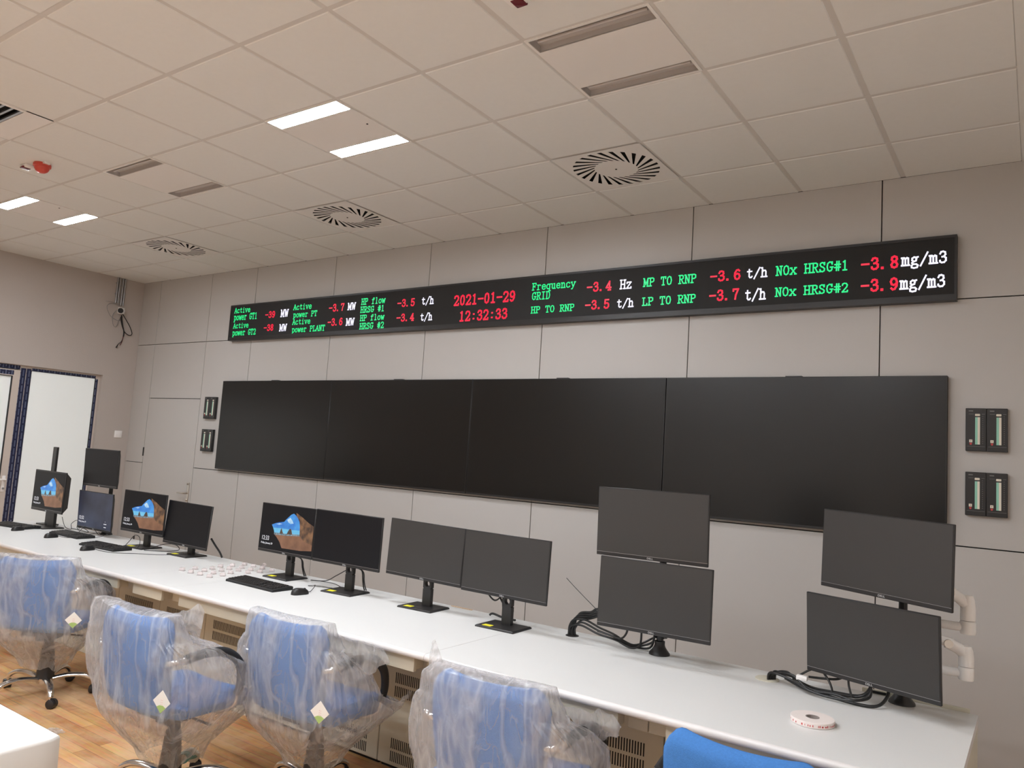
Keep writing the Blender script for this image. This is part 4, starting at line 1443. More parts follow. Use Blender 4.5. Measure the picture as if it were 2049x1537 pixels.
def mouse(label, x, y, yaw, cable):
    t = thing('computer_mouse', label, 'mouse', (x, y, ZD), R(yaw), 'black mice on the desk')
    n, mrows = 20, 9
    vs, fs = [], []
    L, W, H = 0.056, 0.031, 0.036
    for i in range(mrows):
        a = (PI / 2) * i / (mrows - 1)
        for k in range(n):
            th = 2 * PI * k / n
            c, s = math.cos(th), math.sin(th)
            c = math.copysign(abs(c) ** 0.8, c)
            s = math.copysign(abs(s) ** 0.8, s)
            pr = math.cos(a) ** 0.55
            zz = H * math.sin(a) ** 0.9 * (1 - 0.16 * s * pr)
            vs.append((W * c * pr * (1 - 0.10 * (1 - abs(s))), L * s * pr, zz))
    for i in range(mrows - 1):
        for k in range(n):
            fs.append((i * n + k, i * n + (k + 1) % n, (i + 1) * n + (k + 1) % n, (i + 1) * n + k))
    fs.append(tuple(range(n - 1, -1, -1)))
    MB().add(vs, fs, 'black', True).build('body', t)
    MB().lathe([(0.008, -0.0035), (0.008, 0.0035)], 'rubber', 14, Matrix.Translation((0, 0.030, 0.0265)) @ Matrix.Rotation(PI / 2, 4, 'Y')).build('scroll_wheel', t)
    inv = (Matrix.Translation((x, y, ZD)) @ Matrix.Rotation(R(yaw), 4, 'Z')).inverted()
    pts = [(0, 0.05, 0.012)] + [tuple(inv @ Vector((px, py, ZD + pz))) for px, py, pz in cable]
    MB().tube(pts, 0.0021, 'cable', 6).build('cable', t)


mouse('black mouse on the far left keyboard edge', -0.940, -1.900, 20, [(-0.96, -1.70, 0.004), (-1.03, -1.60, 0.004), (-1.06, -1.52, 0.015)])
mouse('black mouse left of the keyboard under the far stacked pair', -0.392, -1.880, 10, [(-0.36, -1.80, 0.004), (-0.30, -1.77, 0.004), (-0.18, -1.66, 0.01), (-0.2, -1.55, 0.02)])
mouse('black mouse left of the keyboard by the far beach cave monitor', 0.400, -1.985, 10, [(0.47, -1.93, 0.003), (0.62, -1.90, 0.003), (0.72, -1.80, 0.003), (0.9, -1.66, 0.006), (0.98, -1.45, 0.02)])
mouse('nearest black mouse, right end of the front keyboard', 2.615, -1.855, -8, [(2.60, -1.76, 0.006), (2.57, -1.70, 0.03), (2.50, -1.66, 0.012), (2.44, -1.64, 0.004), (2.50, -1.60, 0.004), (2.62, -1.58, 0.006), (2.64, -1.54, 0.004), (2.50, -1.48, 0.008), (2.36, -1.47, 0.004)])

# thin loose leads behind the far screens
def lead(label, pts, r=0.0025, mt='cable', name='loose_cable', group='loose thin leads behind the far monitors'):
    MB().tube(pts, r, mt, 6).build(name, None, None, label, 'cable', group)


Z = ZD
lead('thin looping lead between the far left monitor base and the far stacked pair', [(-0.98, -1.53, Z + .10), (-0.93, -1.52, Z + .02), (-0.86, -1.50, Z + .004), (-0.80, -1.53, Z + .06), (-0.76, -1.50, Z + .09), (-0.72, -1.50, Z + .01), (-0.66, -1.55, Z + .05), (-0.62, -1.50, Z + .03), (-0.60, -1.48, Z + .004), (-0.78, -1.47, Z + .004), (-0.92, -1.47, Z + .004)])
lead('thin tangled lead under the dim blue lower screen', [(-0.62, -1.55, Z + .004), (-0.56, -1.53, Z + .06), (-0.46, -1.51, Z + .05), (-0.40, -1.50, Z + .01), (-0.34, -1.52, Z + .03), (-0.45, -1.56, Z + .004), (-0.55, -1.60, Z + .004)])
lead('thin lead looping up beside the base of the far beach cave monitor', [(0.46, -1.74, Z + .02), (0.44, -1.69, Z + .06), (0.45, -1.66, Z + .10), (0.50, -1.65, Z + .09), (0.53, -1.66, Z + .04), (0.53, -1.68, Z + .004)])
lead('thin lead between the beach cave monitor and the dark screen under the door handle', [(0.58, -1.60, Z + .012), (0.66, -1.53, Z + .05), (0.74, -1.49, Z + .05), (0.80, -1.50, Z + .02), (0.72, -1.56, Z + .004), (0.60, -1.66, Z + .004)], 0.003)
lead('dark lead rising behind the base of the cave monitor near the front keyboard', [(2.30, -1.50, Z + .005), (2.44, -1.50, Z + .02), (2.56, -1.53, Z + .07), (2.66, -1.54, Z + .12)], 0.003)


def bundle(label, runs, loc, tie=None):
    t = thing('cable_bundle', label, 'cables', loc, 0, 'black cable bundles on the worktop')
    for pts, r in runs:
        MB().tube([tuple(Vector(q) - Vector(loc)) for q in pts], r, 'cable', 8, 7).build('cable', t)
    return t


g1 = (4.25, -1.475, Z)
runs = []
for k in range(4):
    o = 0.010 * (k - 1.5)
    runs.append(([(4.250 + o, -1.476 + o * .4, Z + .003), (4.252 + o, -1.478, Z + .05 + .006 * k), (4.285 + o, -1.487, Z + .085 + .012 * k), (4.36 + o, -1.50 - o, Z + .10 + .014 * k), (4.42, -1.53, Z + .13 + .012 * k), (4.52, -1.57, Z + .17)], 0.0058))
for k in range(3):
    o = 0.012 * (k - 1)
    runs.append(([(4.256 + o, -1.48, Z + .003), (4.262 + o, -1.485, Z + .045), (4.32, -1.50 + o, Z + .080 + o), (4.42, -1.51 + o, Z + .058 + o), (4.50, -1.51, Z + .045 + o), (4.60, -1.49, Z + .012 + .004 * k), (4.68, -1.475 + 0.012 * k, Z + .02 + .02 * k), (4.72, -1.52, Z + .09)], 0.0052))
runs.append(([(4.42, -1.525, Z + .06), (4.49, -1.52, Z + .05), (4.545, -1.52, Z + .045), (4.58, -1.535, Z + .075), (4.60, -1.56, Z + .12)], 0.005))
runs.append(([(4.54, -1.525, Z + .03), (4.60, -1.52, Z + .012), (4.645, -1.52, Z + .03), (4.66, -1.535, Z + .09), (4.66, -1.55, Z + .13)], 0.0052))
runs.append(([(4.44, -1.56, Z + .16), (4.30, -1.53, Z + .24), (4.215, -1.50, Z + .285)], 0.0016))
bundle('black cables leaving a desk hole beside the left near stack, one wire sticking up', runs, g1)

g2 = (5.268, -1.520, Z)
runs = []
for k in range(4):
    o = 0.013 * (k - 1.5)
    J = lambda: random.uniform(-0.012, 0.012)
    runs.append(([(5.265 + o * .5, -1.520 + o * .7, Z + .004), (5.272 + o * .6, -1.524 + o * .8, Z + .034 + J() * .5), (5.31 + o, -1.54 + o, Z + .052 + J()), (5.37, -1.565 + o + J(), Z + .044 + J()), (5.44, -1.585 + 2 * o + J(), Z + .024 + J()), (5.53, -1.59 + 2 * o + J(), Z + .014 + abs(J()) * .5), (5.62, -1.59 + o * 3, Z + .014 + abs(J())), (5.665, -1.58 + J(), Z + .035 + .012 * k), (5.66, -1.57, Z + .11)], 0.0052))
runs.append(([(5.33, -1.55, Z + .03), (5.42, -1.575, Z + .01), (5.52, -1.60, Z + .007), (5.63, -1.625, Z + .007), (5.695, -1.61, Z + .012), (5.722, -1.565, Z + .04), (5.73, -1.54, Z + .09)], 0.0062))
runs.append(([(5.36, -1.545, Z + .03), (5.42, -1.52, Z + .075), (5.46, -1.515, Z + .085), (5.50, -1.53, Z + .05), (5.52, -1.57, Z + .015), (5.48, -1.59, Z + .01)], 0.0045))
runs.append(([(5.42, -1.53, Z + .05), (5.47, -1.51, Z + .05), (5.53, -1.51, Z + .06), (5.57, -1.53, Z + .09)], 0.005))
runs.append(([(5.60, -1.59, Z + .02), (5.585, -1.575, Z + .06), (5.58, -1.565, Z + .11)], 0.0045))
bundle('thick bundle of black cables on the worktop below the right near stack', runs, g2)
MB().bbox(-0.022, 0.022, -0.012, 0.012, -0.010, 0.010, 'white_plastic', 0.004).build('cable_tie_tag', None, (5.405, -1.578, Z + 0.052), 'small white wrapped plug on the thick cable bundle', 'plug')
MB().lathe([(0.050, 0.0), (0.050, 0.003), (0.047, 0.0045)], 'cream', 32).build('grommet_cover', None, (5.245, -1.512, ZD), 'round cream cable grommet cover on the worktop beside the thick cable bundle', 'grommet')
MB().lathe([(0.034, 0.0), (0.034, 0.002), (0.026, 0.002), (0.026, 0.0005)], 'black', 24).build('grommet_ring', None, (4.254, -1.478, ZD), 'dark cable hole where the left near cables leave the worktop', 'grommet')
lead('black cables curling down behind the right monitor of the middle pair', [(3.70, -1.50, Z + .22), (3.715, -1.49, Z + .14), (3.76, -1.48, Z + .10), (3.80, -1.48, Z + .14), (3.79, -1.50, Z + .24)], 0.0045, group='cables behind the middle pair')
lead('black cable slanting behind the neck of the right monitor of the middle pair', [(3.72, -1.50, Z + .22), (3.77, -1.48, Z + .15), (3.83, -1.47, Z + .07), (3.88, -1.47, Z + .06)], 0.0055, group='cables behind the middle pair')
lead('black cable ends lying behind the base of the right monitor of the middle pair', [(3.745, -1.50, Z + .020), (3.76, -1.49, Z + .030), (3.82, -1.48, Z + .018), (3.90, -1.475, Z + .016)], 0.006, group='cables behind the middle pair')
MB().bbox(-0.075, 0.075, -0.006, 0.006, 0, 0.004, 'wood_strip', 0.001).build('wooden_strip', None, (3.47, -1.393, ZD), 'thin pale wooden strip at the back edge of the worktop behind the middle pair', 'strip')
t = thing('cable_trunking', 'cream trunking lid tilted behind the worktop by the right near stack', 'trunking', (5.80, -1.377, 0.70))
MB().bbox(-0.2, 0.19, 0.0, 0.012, 0.0, 0.065, 'cream', 0.002).build('lid', t)
MB().bbox(-0.17, -0.10, -0.002, 0.004, 0.052, 0.062, 'matte_black', 0.001).build('socket', t)

# tape roll
t = thing('tape_roll', 'roll of white and pink double-sided tape lying flat on the near worktop', 'tape', (5.540, -1.975, ZD))
tr = MB()
prof = [(0.024, 0.001), (0.074, 0.001), (0.075, 0.002), (0.075, 0.019), (0.074, 0.020), (0.024, 0.020)]
n = 48
vs, fs = [], []
for r, z in prof:
    for k in range(n):
        a = 2 * PI * k / n
        vs.append((r * math.cos(a), r * math.sin(a), z))
for i in range(len(prof)):
    i2 = (i + 1) % len(prof)
    for k in range(n):
        fs.append((i * n + k, i * n + (k + 1) % n, i2 * n + (k + 1) % n, i2 * n + k))
tr.add(vs, fs, 'tape', True)
tr.build('winding', t)
co = MB()
prof = [(0.020, 0.0), (0.024, 0.0), (0.024, 0.021), (0.020, 0.021)]
vs, fs = [], []
for r, z in prof:
    for k in range(n):
        a = 2 * PI * k / n
        vs.append((r * math.cos(a), r * math.sin(a), z))
for i in range(4):
    for k in range(n):
        fs.append((i * n + k, i * n + (k + 1) % n, ((i + 1) % 4) * n + (k + 1) % n, ((i + 1) % 4) * n + k))
co.add(vs, fs, 'card', True)
co.build('core', t)
pr = MB()
random.seed(3)
a = 0.0
while a < 2 * PI:
    L = random.uniform(0.02, 0.09)
    if random.random() < 0.55:
        z0, z1 = 0.006, random.uniform(0.010, 0.014)
        v = []
        for q in (0, L):
            for z in (z0, z1):
                v.append((0.0754 * math.cos(a + q), 0.0754 * math.sin(a + q), z))
        pr.add(v, [(0, 2, 3, 1)], 'red_ink')
    a += L + random.uniform(0.02, 0.12)
pr.build('red_print', t)

# small clear rectangular plastic caps, set out in rows
CAPS = [(1.541, -1.937), (1.651, -1.945), (1.541, -1.841), (1.749, -1.942), (1.642, -1.839), (1.856, -1.945), (1.597, -1.749), (1.755, -1.848), (1.546, -1.651), (1.694, -1.745), (1.856, -1.849), (1.654, -1.656), (1.805, -1.753), (1.556, -1.564), (1.751, -1.655), (1.663, -1.564), (1.558, -1.465), (1.859, -1.658), (1.77, -1.571), (1.654, -1.461), (1.871, -1.571), (1.758, -1.465), (1.867, -1.47)]
CAPS = sorted(CAPS, key=lambda q: (round(-q[1] * 10), q[0]))
rown = {}
for x, y in CAPS:
    rown.setdefault(round(-y * 10.4), []).append((x, y))
ON = ['leftmost', 'second from left', 'third from left', 'rightmost']
ON3 = ['leftmost', 'middle', 'rightmost']
RN = ['back', 'second', 'third', 'fourth', 'fifth', 'front']


def cap_mesh():
    b = MB()
    prof = [(0.0135, 0.0), (0.015, 0.0015), (0.0135, 0.017), (0.0125, 0.018), (0.0, 0.018)]
    b.bbox(-0.018, 0.018, -0.014, 0.014, 0.0, 0.003, 'clear', 0.001, 1)
    b.bbox(-0.0155, 0.0155, -0.0115, 0.0115, 0.003, 0.021, 'clear', 0.002, 1)
    return b


CAPROWS = [[], [], [], [], [], []]
for x, y in CAPS:
    k = min(range(6), key=lambda k: abs(y - (-1.465, -1.566, -1.655, -1.749, -1.844, -1.942)[k]))
    CAPROWS[k].append((x, y))
first = None
for k, row in enumerate(CAPROWS):
    row.sort()
    for q, (x, y) in enumerate(row):
        nm = (ON if len(row) == 4 else ON3)[q] if len(row) in (3, 4) else 'number %d' % q
        lab = 'small clear plastic cap, %s in the %s row' % (nm, RN[k] + (' from the back' if 0 < k < 5 else ''))
        if first is None:
            first = thing('plastic_cap', lab, 'cap', (x, y, ZD), R(20), 'small clear plastic caps in rows')
            cap_mesh().build('cap_body', first)
            MB().bbox(-0.0035, 0.0035, -0.010, 0.010, 0.0205, 0.0218, 'red_ink', 0.0005, 1)
        else:
            c = copy_tree(first)
            c.location = (x, y, ZD)
            c.rotation_euler = (0, 0, R(random.uniform(0, 40)))
            c['label'] = lab
t = thing('plastic_ring', 'small clear plastic ring standing upright at the back of the rows of caps', 'ring', (1.716, -1.420, ZD))
b = MB()
vs, fs = [], []
for k in range(24):
    a = 2 * PI * k / 24
    for r, y in ((0.017, -0.006), (0.017, 0.006), (0.010, 0.006), (0.010, -0.006)):
        vs.append((r * math.cos(a), y, 0.017 + r * math.sin(a)))
for k in range(24):
    for q in range(4):
        fs.append((k * 4 + q, k * 4 + (q + 1) % 4, ((k + 1) % 24) * 4 + (q + 1) % 4, ((k + 1) % 24) * 4 + q))
b.add(vs, fs, 'clear', True)
b.build('ring_body', t)
# ---------------------------------------------------------------- chairs


def shell(mb, fn, nu, nv, th, mt):
    """padded slab: fn(u, v) -> (centre point, outward normal); closed all round with rounded rim"""
    vs, fs = [], []
    idx = {}
    for side in (0, 1):
        for i in range(nu + 1):
            for j in range(nv + 1):
                u, v = -1 + 2 * i / nu, j / nv
                p, n = fn(u, v)
                eu = min(1, (1 - abs(u)) / 0.20)
                ev = min(1, min(v, 1 - v) / 0.11)
                e = math.sqrt(max(0.0, 1 - (1 - eu) ** 2)) * math.sqrt(max(0.0, 1 - (1 - ev) ** 2))
                off = th / 2 * (0.12 + 0.88 * e)
                idx[(side, i, j)] = len(vs)
                vs.append(p + n * (off if side else -off))
    for i in range(nu):
        for j in range(nv):
            for side in (0, 1):
                q = [idx[(side, i, j)], idx[(side, i + 1, j)], idx[(side, i + 1, j + 1)], idx[(side, i, j + 1)]]
                fs.append(q if side else q[::-1])
    for i in range(nu):
        for j in (0, nv):
            fs.append([idx[(0, i, j)], idx[(0, i + 1, j)], idx[(1, i + 1, j)], idx[(1, i, j)]])
    for j in range(nv):
        for i in (0, nu):
            fs.append([idx[(0, i, j)], idx[(0, i, j + 1)], idx[(1, i, j + 1)], idx[(1, i, j)]])
    mb.add(vs, fs, mt, True)


ZB0, ZB1 = 0.43, 0.862


def back_fn(u, v):
    z = ZB0 + (ZB1 - ZB0) * v
    hw = 0.205 + 0.035 * math.sin(min(1, v * 1.15) * PI / 2)
    cr = 1.0 - 0.10 * max(0, abs(u) - 0.55) / 0.45 * max(0, v - 0.86) / 0.14
    y = -0.205 - 0.045 * v - 0.018 * math.sin(v * PI) + 0.034 * u * u
    ztop = -0.015 * max(0, v - 0.6) / 0.4 * (1 - u * u) + 0.004 * u * u
    ztop -= 0.034 * (max(0, abs(u) - 0.70) / 0.30) ** 2.5 * max(0, v - 0.75) / 0.25
    p = Vector((hw * cr * u, y, z + ztop))
    n = Vector((-0.10 * u / hw * 1.0, 1.0, 0.10)).normalized()
    return p, n


def seat_fn(u, v):
    y = -0.205 + 0.465 * v
    hw = 0.235 + 0.008 * math.sin(v * PI)
    z = 0.440 + 0.014 * u * u + 0.03 * max(0, 0.18 - v) / 0.18 - 0.035 * (max(0, v - 0.75) / 0.25) ** 2
    return Vector((hw * u, y, z)), Vector((0, 0.10 * max(0, v - 0.75) * 4, 1)).normalized()


def leg_angles(r0):
    return [r0 + 2 * PI * k / 5 for k in range(5)]


def make_chair(label, loc, yaw, base_rot):
    t = thing('office_chair', label, 'chair', (loc[0], loc[1], 0), R(yaw), 'blue office chairs at the white desk')
    b = MB()
    shell(b, back_fn, 24, 22, 0.070, 'blue')
    b.build('backrest', t)
    b = MB()
    shell(b, seat_fn, 18, 16, 0.085, 'blue')
    b.build('seat', t)
    u = MB()
    u.bbox(-0.11, 0.11, -0.12, 0.13, 0.372, 0.398, 'black', 0.006)
    u.bbox(-0.045, 0.045, -0.07, 0.07, 0.335, 0.374, 'black', 0.006)
    u.tube([(0.0, 0.02, 0.365), (0.17, 0.02, 0.362), (0.215, 0.03, 0.358)], 0.006, 'black', 8)
    u.build('seat_mechanism', t)
    for s in (-1, 1):
        a = MB()
        a.tube([(s * 0.278, -0.185, 0.690), (s * 0.290, -0.09, 0.705), (s * 0.296, 0.01, 0.692), (s * 0.297, 0.085, 0.635), (s * 0.294, 0.108, 0.555), (s * 0.286, 0.100, 0.490)], 0.021, 'rubber', 12, 6, ry=0.0155, up=(s, 0, 0))
        ao = a.build('armrest', t)
        c = MB()
        c.tube([(s * 0.205, -0.215, 0.672), (s * 0.245, -0.235, 0.680), (s * 0.270, -0.225, 0.686), (s * 0.279, -0.175, 0.692)], 0.0165, 'chrome', 12, 5, ry=0.014)
        c.tube([(s * 0.287, 0.102, 0.500), (s * 0.283, 0.100, 0.462), (s * 0.268, 0.098, 0.435), (s * 0.20, 0.09, 0.405), (s * 0.11, 0.07, 0.392)], 0.0155, 'chrome', 12, 5, ry=0.013)
        c.build('arm_bracket', ao, label='chrome arm bracket')
    g = MB()
    g.lathe([(0.052, 0.105), (0.050, 0.13), (0.043, 0.20), (0.037, 0.27), (0.030, 0.30), (0.026, 0.335)], 'black', 24)
    g.build('gas_column', t)
    h = MB()
    h.lathe([(0.045, 0.075), (0.05, 0.085), (0.05, 0.115), (0.04, 0.122)], 'chrome', 24)
    for a in leg_angles(R(base_rot)):
        c, s = math.cos(a), math.sin(a)
        h.tube([(0.035 * c, 0.035 * s, 0.098), (0.13 * c, 0.13 * s, 0.116), (0.21 * c, 0.21 * s, 0.112), (0.265 * c, 0.265 * s, 0.088), (0.285 * c, 0.285 * s, 0.062)], [0.023, 0.0215, 0.020, 0.018, 0.015], 'chrome', 12, 5, ry=0.014)
    h.build('star_base', t, label='chrome five-leg base')
    for k, a in enumerate(leg_angles(R(base_rot))):
        c, s = math.cos(a), math.sin(a)
        w = MB()
        T = Matrix.Translation((0.285 * c, 0.285 * s, 0.027)) @ Matrix.Rotation(a + 1.1 + 0.7 * k, 4, 'Z')
        for q in (-1, 1):
            w.lathe([(0.018, q * 0.004), (0.0265, q * 0.006), (0.0265, q * 0.020), (0.02, q * 0.024)], 'black', 20, T @ Matrix.Translation((-0.012, 0, 0)) @ Matrix.Rotation(PI / 2, 4, 'X'))
        w.lathe([(0.028, -0.0045), (0.028, 0.0045)], 'black', 18, T @ Matrix.Translation((-0.012, 0, 0.004)) @ Matrix.Rotation(PI / 2, 4, 'X'))
        w.lathe([(0.0075, 0.0), (0.0075, 0.045)], 'chrome', 10, T)
        w.build('caster', t)
    return t


def swing_tag(t, p, rot):
    b = MB()
    T = Matrix.Translation(p) @ Matrix.Rotation(R(rot[2]), 4, 'Z') @ Matrix.Rotation(R(rot[0]), 4, 'X') @ Matrix.Rotation(R(45), 4, 'Y')
    s = 0.033
    b.bbox(-s, s, -0.0007, 0.0007, -s, s, 'label_white', 0.0006, 1, T)
    # green hill printed across the lower corner
    poly = [(s * 0.98, -s * 0.98), (s * 0.98, s * 0.05), (s * 0.5, -s * 0.1), (s * 0.1, -s * 0.5), (-s * 0.05, -s * 0.98)]
    b.prism(poly, -0.0012, -0.0006, 'label_green', T)
    for q in range(3):
        b.box(-0.008 + q * 0.006, -0.004 + q * 0.006, -0.0012, -0.0006, 0.002 - q * 0.006, 0.006 - q * 0.006, 'label_print', T)
        b.box(-0.003 + q * 0.006, 0.001 + q * 0.006, -0.0012, -0.0006, 0.007 - q * 0.006, 0.010 - q * 0.006, 'label_print', T)
    b.build('swing_tag', t, label='white diamond swing tag with a green corner')


def poly_bag(label, loc, yaw, levels, seed, flaps=(), amp=1.0, open_r=0.0):
    """bag of thin polythene pulled over a chair, in chair coordinates.
    levels: (z, half width left, half width right, y back, y front, squareness)"""
    t = MB()
    N = 120
    rows = 64
    vs, fs = [], []
    sv = Vector((seed * 7.31, seed * 3.17, seed * 1.93))
    ztop, zbot = levels[0][0], levels[-1][0]

    def lv(s):
        x = s * (len(levels) - 1)
        i = min(int(x), len(levels) - 2)
        f = x - i
        f = f * f * (3 - 2 * f) * 0.5 + f * 0.5
        return [a + (b - a) * f for a, b in zip(levels[i], levels[i + 1])]
    for r in range(rows + 1):
        s = r / rows
        z, wl_, wr_, yb, yf, ex = lv(s)
        for k in range(N):
            a = 2 * PI * k / N
            c, d = math.cos(a), math.sin(a)
            c = math.copysign(abs(c) ** (1 / ex), c)
            d = math.copysign(abs(d) ** (1 / ex), d)
            x = c * (wr_ if c > 0 else wl_)
            y = (yb + yf) / 2 + d * (yf - yb) / 2
            w_top = max(0.0, min(1.0, (z - 0.36) / 0.12))
            back = 1.0 if d < 0 or z > 0.76 else 0.0
            y += 0.030 * min(1.0, (x / 0.24) ** 2) * w_top * (back if z > 0.76 else max(0.0, -d))
            zz = z - 0.013 * max(0.0, min(1.0, (z - 0.74) / 0.12)) * (1 - min(1.0, (x / 0.24) ** 2))
            p = Vector((x, y, zz))
            out = Vector((c, d, 0)).normalized()
            # long folds down the bag, and finer crumples
            q = Vector((math.cos(a) * 2.2, math.sin(a) * 2.2, z * 1.6)) + sv
            f1 = noise.noise(q * 1.6)
            q2 = Vector((math.cos(a) * 7.0, math.sin(a) * 7.0, z * 3.2)) + sv
            f2 = 1 - abs(noise.noise(q2 + Vector((f1, f1, 0)))) * 2
            q3 = Vector((p.x * 16, p.y * 16, p.z * 11)) + sv
            f3 = noise.noise(q3)
            g = min(1.0, s * 3.0) * amp
            dd = 0.020 * abs(f1) * g + 0.011 * max(-0.2, f2) * g + 0.004 * f3 * (0.4 + 0.6 * g)
            p = p + out * dd
            p.z += 0.004 * f3 + 0.012 * f1 * g * (1 if s > 0.9 else 0.3)
            if s > 0.93:
                p.z += (s - 0.93) / 0.07 * 0.05 * noise.noise(Vector((math.cos(a) * 1.7, math.sin(a) * 1.7, seed)))
            vs.append(p)
    for r in range(rows):
        for k in range(N):
            fs.append((r * N + k, r * N + (k + 1) % N, (r + 1) * N + (k + 1) % N, (r + 1) * N + k))
    # closed top
    c0 = len(vs)
    cen = sum((vs[k] for k in range(N)), Vector()) / N
    vs.append(cen + Vector((0, 0, 0.006)))
    for k in range(N):
        fs.append((c0, (k + 1) % N, k))
    t.add(vs, fs, 'poly', True)
    # loose crumpled corners of the bag
    for (p0, p1, tip, wob) in flaps:
        p0, p1, tip = Vector(p0), Vector(p1), Vector(tip)
        n = 14
        for side in (-1, 1):
            fv, ff = [], []
            nrm = (p1 - p0).cross(tip - p0).normalized()
            for i in range(n + 1):
                for j in range(n + 1):
                    a, b_ = i / n, j / n
                    base = p0.lerp(p1, b_)
                    end = tip + (p1 - p0) * (b_ - 0.5) * 0.22
                    q = base.lerp(end, a)
                    ww = wob * math.sin(a * PI * 0.5) * (noise.noise(q * 14 + sv) + 0.6 * noise.noise(q * 33 + sv))
                    q = q + nrm * (side * 0.016 * math.sin(b_ * PI) * (1 - a * 0.5) + ww) + (p1 - p0).normalized() * ww * 0.7
                    fv.append(q)
            for i in range(n):
                for j in range(n):
                    ff.append((i * (n + 1) + j, (i + 1) * (n + 1) + j, (i + 1) * (n + 1) + j + 1, i * (n + 1) + j + 1))
            t.add(fv, ff, 'poly', True)
    o = t.build('plastic_cover', None, None, label, 'plastic cover', 'milky plastic bags pulled over the blue chairs', recalc=False)
    o.location = (loc[0], loc[1], 0)
    o.rotation_euler = (0, 0, R(yaw))
    return o


CH = [
    ((1.161, -2.548), 34.6, 20, 'blue office chair under plastic at the far left, chrome wheeled base in view'),
    ((2.945, -2.812), 3.0, 50, 'blue office chair under plastic, second from the left, with teal-wrapped base legs'),
    ((3.458, -2.415), 3.4, 100, 'blue office chair under plastic in the middle, black arm loop sticking out'),
    ((4.614, -2.481), 3.8, 70, 'plastic-covered blue office chair nearest the viewer, only its upper half showing'),
    ((5.527, -2.478), -3.5, 30, 'blue office chair without plastic, backrest top showing under the tape roll'),
]
chairs = [make_chair(c[3], c[0], c[1], c[2]) for c in CH]
swing_tag(chairs[0], (0.29, -0.285, 0.525), (0, 0, 10))
swing_tag(chairs[1], (0.29, -0.285, 0.545), (0, 0, 10))
swing_tag(chairs[2], (0.28, -0.285, 0.53), (0, 0, 10))

LV = [
    (0.878, 0.225, 0.225, -0.278, -0.226, 1.8),
    (0.872, 0.243, 0.243, -0.291, -0.210, 2.2),
    (0.830, 0.250, 0.250, -0.296, -0.202, 2.6),
    (0.765, 0.256, 0.262, -0.292, -0.160, 2.4),
    (0.715, 0.300, 0.310, -0.288, 0.020, 2.2),
    (0.640, 0.335, 0.340, -0.282, 0.135, 2.2),
    (0.540, 0.332, 0.335, -0.274, 0.190, 2.2),
    (0.450, 0.312, 0.315, -0.270, 0.275, 2.2),
    (0.380, 0.262, 0.262, -0.250, 0.250, 1.9),
    (0.310, 0.190, 0.190, -0.200, 0.190, 1.7),
    (0.240, 0.130, 0.130, -0.140, 0.130, 1.5),
    (0.185, 0.105, 0.105, -0.115, 0.105, 1.4),
]


def lvl(**kw):
    out = []
    for z, a, b, c, d, e in LV:
        out.append(kw['f'](z, a, b, c, d, e) if 'f' in kw else (z, a, b, c, d, e))
    return out


poly_bag('milky plastic bag over the far left chair, tied in below the seat', CH[0][0], CH[0][1], lvl(), 1)
poly_bag('milky plastic bag over the second chair from the left, loose on its left side', CH[1][0], CH[1][1],
         lvl(f=lambda z, a, b, c, d, e: (z, a + 0.095 * max(0, min(1, (z - 0.36) / 0.2)), b, c, d, e)), 2,
         flaps=[((0.16, -0.20, 0.86), (0.27, -0.12, 0.74), (0.33, -0.17, 0.90), 0.03)])
poly_bag('milky plastic bag over the middle chair, torn open around the black arm loop', CH[2][0], CH[2][1],
         lvl(f=lambda z, a, b, c, d, e: (z, a, b + (0.0 if z > 0.6 else 0.02 if z > 0.4 else 0), c, d - (0.13 if 0.5 < z < 0.76 else 0.0), e)), 3,
         flaps=[((0.25, -0.17, 0.82), (0.30, -0.10, 0.62), (0.36, 0.02, 0.72), 0.03), ((0.28, 0.02, 0.42), (0.29, 0.20, 0.44), (0.36, 0.20, 0.52), 0.03)])
poly_bag('milky plastic bag over the nearest covered chair, with a knotted tail at its top left', CH[3][0], CH[3][1],
         lvl(f=lambda z, a, b, c, d, e: (z, a + (0.035 if z < 0.87 else 0.0), b + (0.02 if z < 0.76 else 0), c, d - (0.08 if 0.5 < z < 0.76 else 0.0), e)), 4,
         flaps=[((-0.27, -0.24, 0.80), (-0.20, -0.24, 0.875), (-0.265, -0.22, 0.935), 0.02), ((0.25, -0.16, 0.80), (0.30, 0.0, 0.62), (0.37, 0.05, 0.72), 0.03)])

# wrapped legs of the second chair
for k in (1, 3, 4):
    a = leg_angles(R(CH[1][2]))[k]
    c, s = math.cos(a), math.sin(a)
    w = MB()
    for i, (r0, mt) in enumerate(((0.0, 'teal'), (0.035, 'wrap_white'))):
        w.tube([((0.15 + r0) * c, (0.15 + r0) * s, 0.112), ((0.21 + r0 * .6) * c, (0.21 + r0 * .6) * s, 0.106), (0.262 * c, 0.262 * s, 0.088), (0.284 * c, 0.284 * s, 0.060)], [0.028, 0.034, 0.036, 0.026] if i == 0 else [0.03, 0.037, 0.038, 0.027], mt, 14, 5, ry=0.024)
    for i, v in enumerate(w.v):
        q = Vector(v)
        w.v[i] = tuple(q + q.normalized() * 0.008 * noise.noise(q * 40))
    w.build('leg_wrapping', chairs[1], label='teal and white wrapping on a base leg')

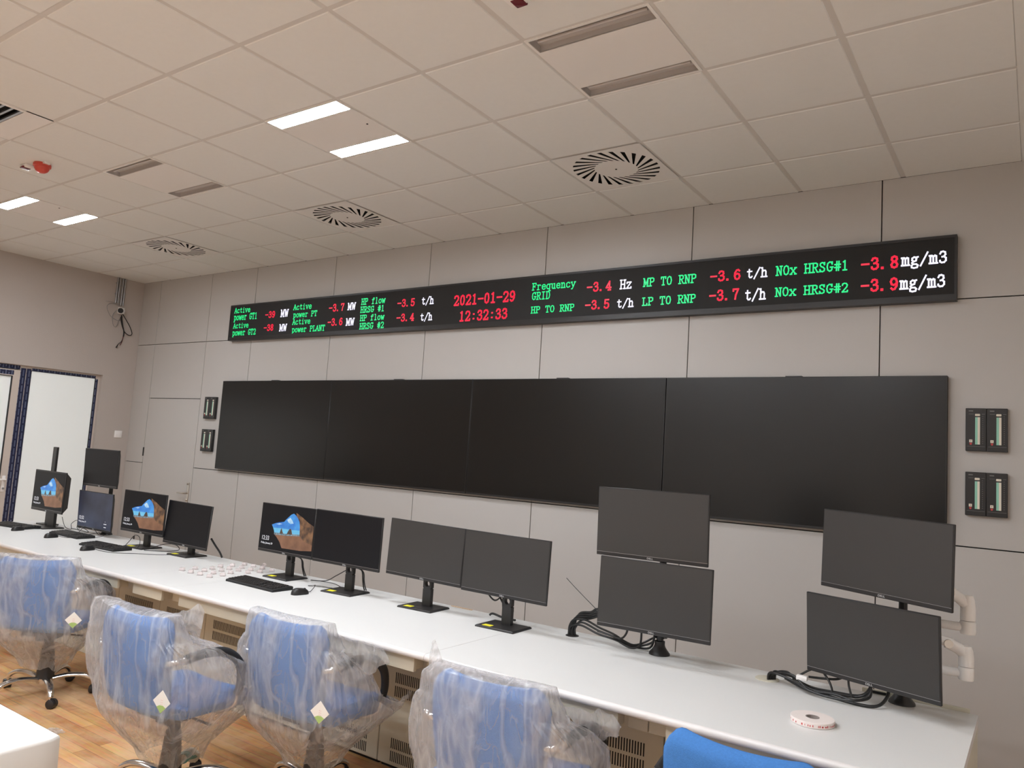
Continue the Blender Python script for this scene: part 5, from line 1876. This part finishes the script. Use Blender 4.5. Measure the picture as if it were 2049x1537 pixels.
# ---------------------------------------------------------------- near table under a white sheet
TX0, TX1, TY0, TY1, TZ = 2.05, 3.885, -4.62, -3.800, 0.75
t = thing('side_table', 'table hidden under a white sheet in the lower left corner', 'table', ((TX0 + TX1) / 2, (TY0 + TY1) / 2, 0))
hw, hd = (TX1 - TX0) / 2 - 0.012, (TY1 - TY0) / 2 - 0.012
MB().bbox(-hw, hw, -hd, hd, TZ - 0.035, TZ - 0.004, 'desk', 0.003, 1).build('tabletop', t)
for sx in (-1, 1):
    for sy in (-1, 1):
        MB().bbox(sx * (hw - 0.05) - 0.02, sx * (hw - 0.05) + 0.02, sy * (hd - 0.05) - 0.02, sy * (hd - 0.05) + 0.02, 0, TZ - 0.034, 'cream', 0.003, 1).build('leg', t)
b = MB()
n_p = 160
per = []
for k in range(n_p):
    s = k / n_p * 2 * (TX1 - TX0 + TY1 - TY0)
    w_, d_ = TX1 - TX0, TY1 - TY0
    if s < w_:
        per.append((TX0 + s, TY1, 0, 1))
    elif s < w_ + d_:
        per.append((TX1, TY1 - (s - w_), 1, 0))
    elif s < 2 * w_ + d_:
        per.append((TX1 - (s - w_ - d_), TY0, 0, -1))
    else:
        per.append((TX0, TY0 + (s - 2 * w_ - d_), -1, 0))
vs, fs = [], []
RW = [(0.0, 0.0, 0.0), (0.004, -0.002, 0.0), (0.008, -0.010, 0.1), (0.014, -0.10, 0.6), (0.03, -0.28, 1.0), (0.045, -0.45, 1.2)]
for off, dz, am in RW:
    for k, (x, y, nx, ny) in enumerate(per):
        f = noise.noise(Vector((x * 5, y * 5, 3.1))) * 0.02 * am
        vs.append((x + nx * (off + f), y + ny * (off + f), TZ + dz))
for r in range(len(RW) - 1):
    for k in range(n_p):
        fs.append((r * n_p + k, r * n_p + (k + 1) % n_p, (r + 1) * n_p + (k + 1) % n_p, (r + 1) * n_p + k))
fs.append(tuple(range(n_p)))
b.add(vs, fs, 'sheet', True)
b.build('table_sheet', None, None, 'white sheet covering the table in the lower left corner', 'table cover')

# scraps on the floor
b = MB()
vs, fs = [], []
n = 10
for i in range(n + 1):
    for j in range(n + 1):
        x, y = (i / n - 0.5) * 0.11, (j / n - 0.5) * 0.05
        vs.append((x + 0.006 * noise.noise(Vector((x * 60, y * 60, 1))), y + 0.006 * noise.noise(Vector((x * 60, y * 60, 9))), 0.004 + 0.012 * abs(noise.noise(Vector((x * 45, y * 45, 4))))))
for i in range(n):
    for j in range(n):
        fs.append((i * (n + 1) + j, (i + 1) * (n + 1) + j, (i + 1) * (n + 1) + j + 1, i * (n + 1) + j + 1))
b.add(vs, fs, 'poly', True)
b.build('plastic_scrap', None, (1.83, -2.775, 0), 'small crumpled scrap of clear plastic on the wooden floor', 'scrap')
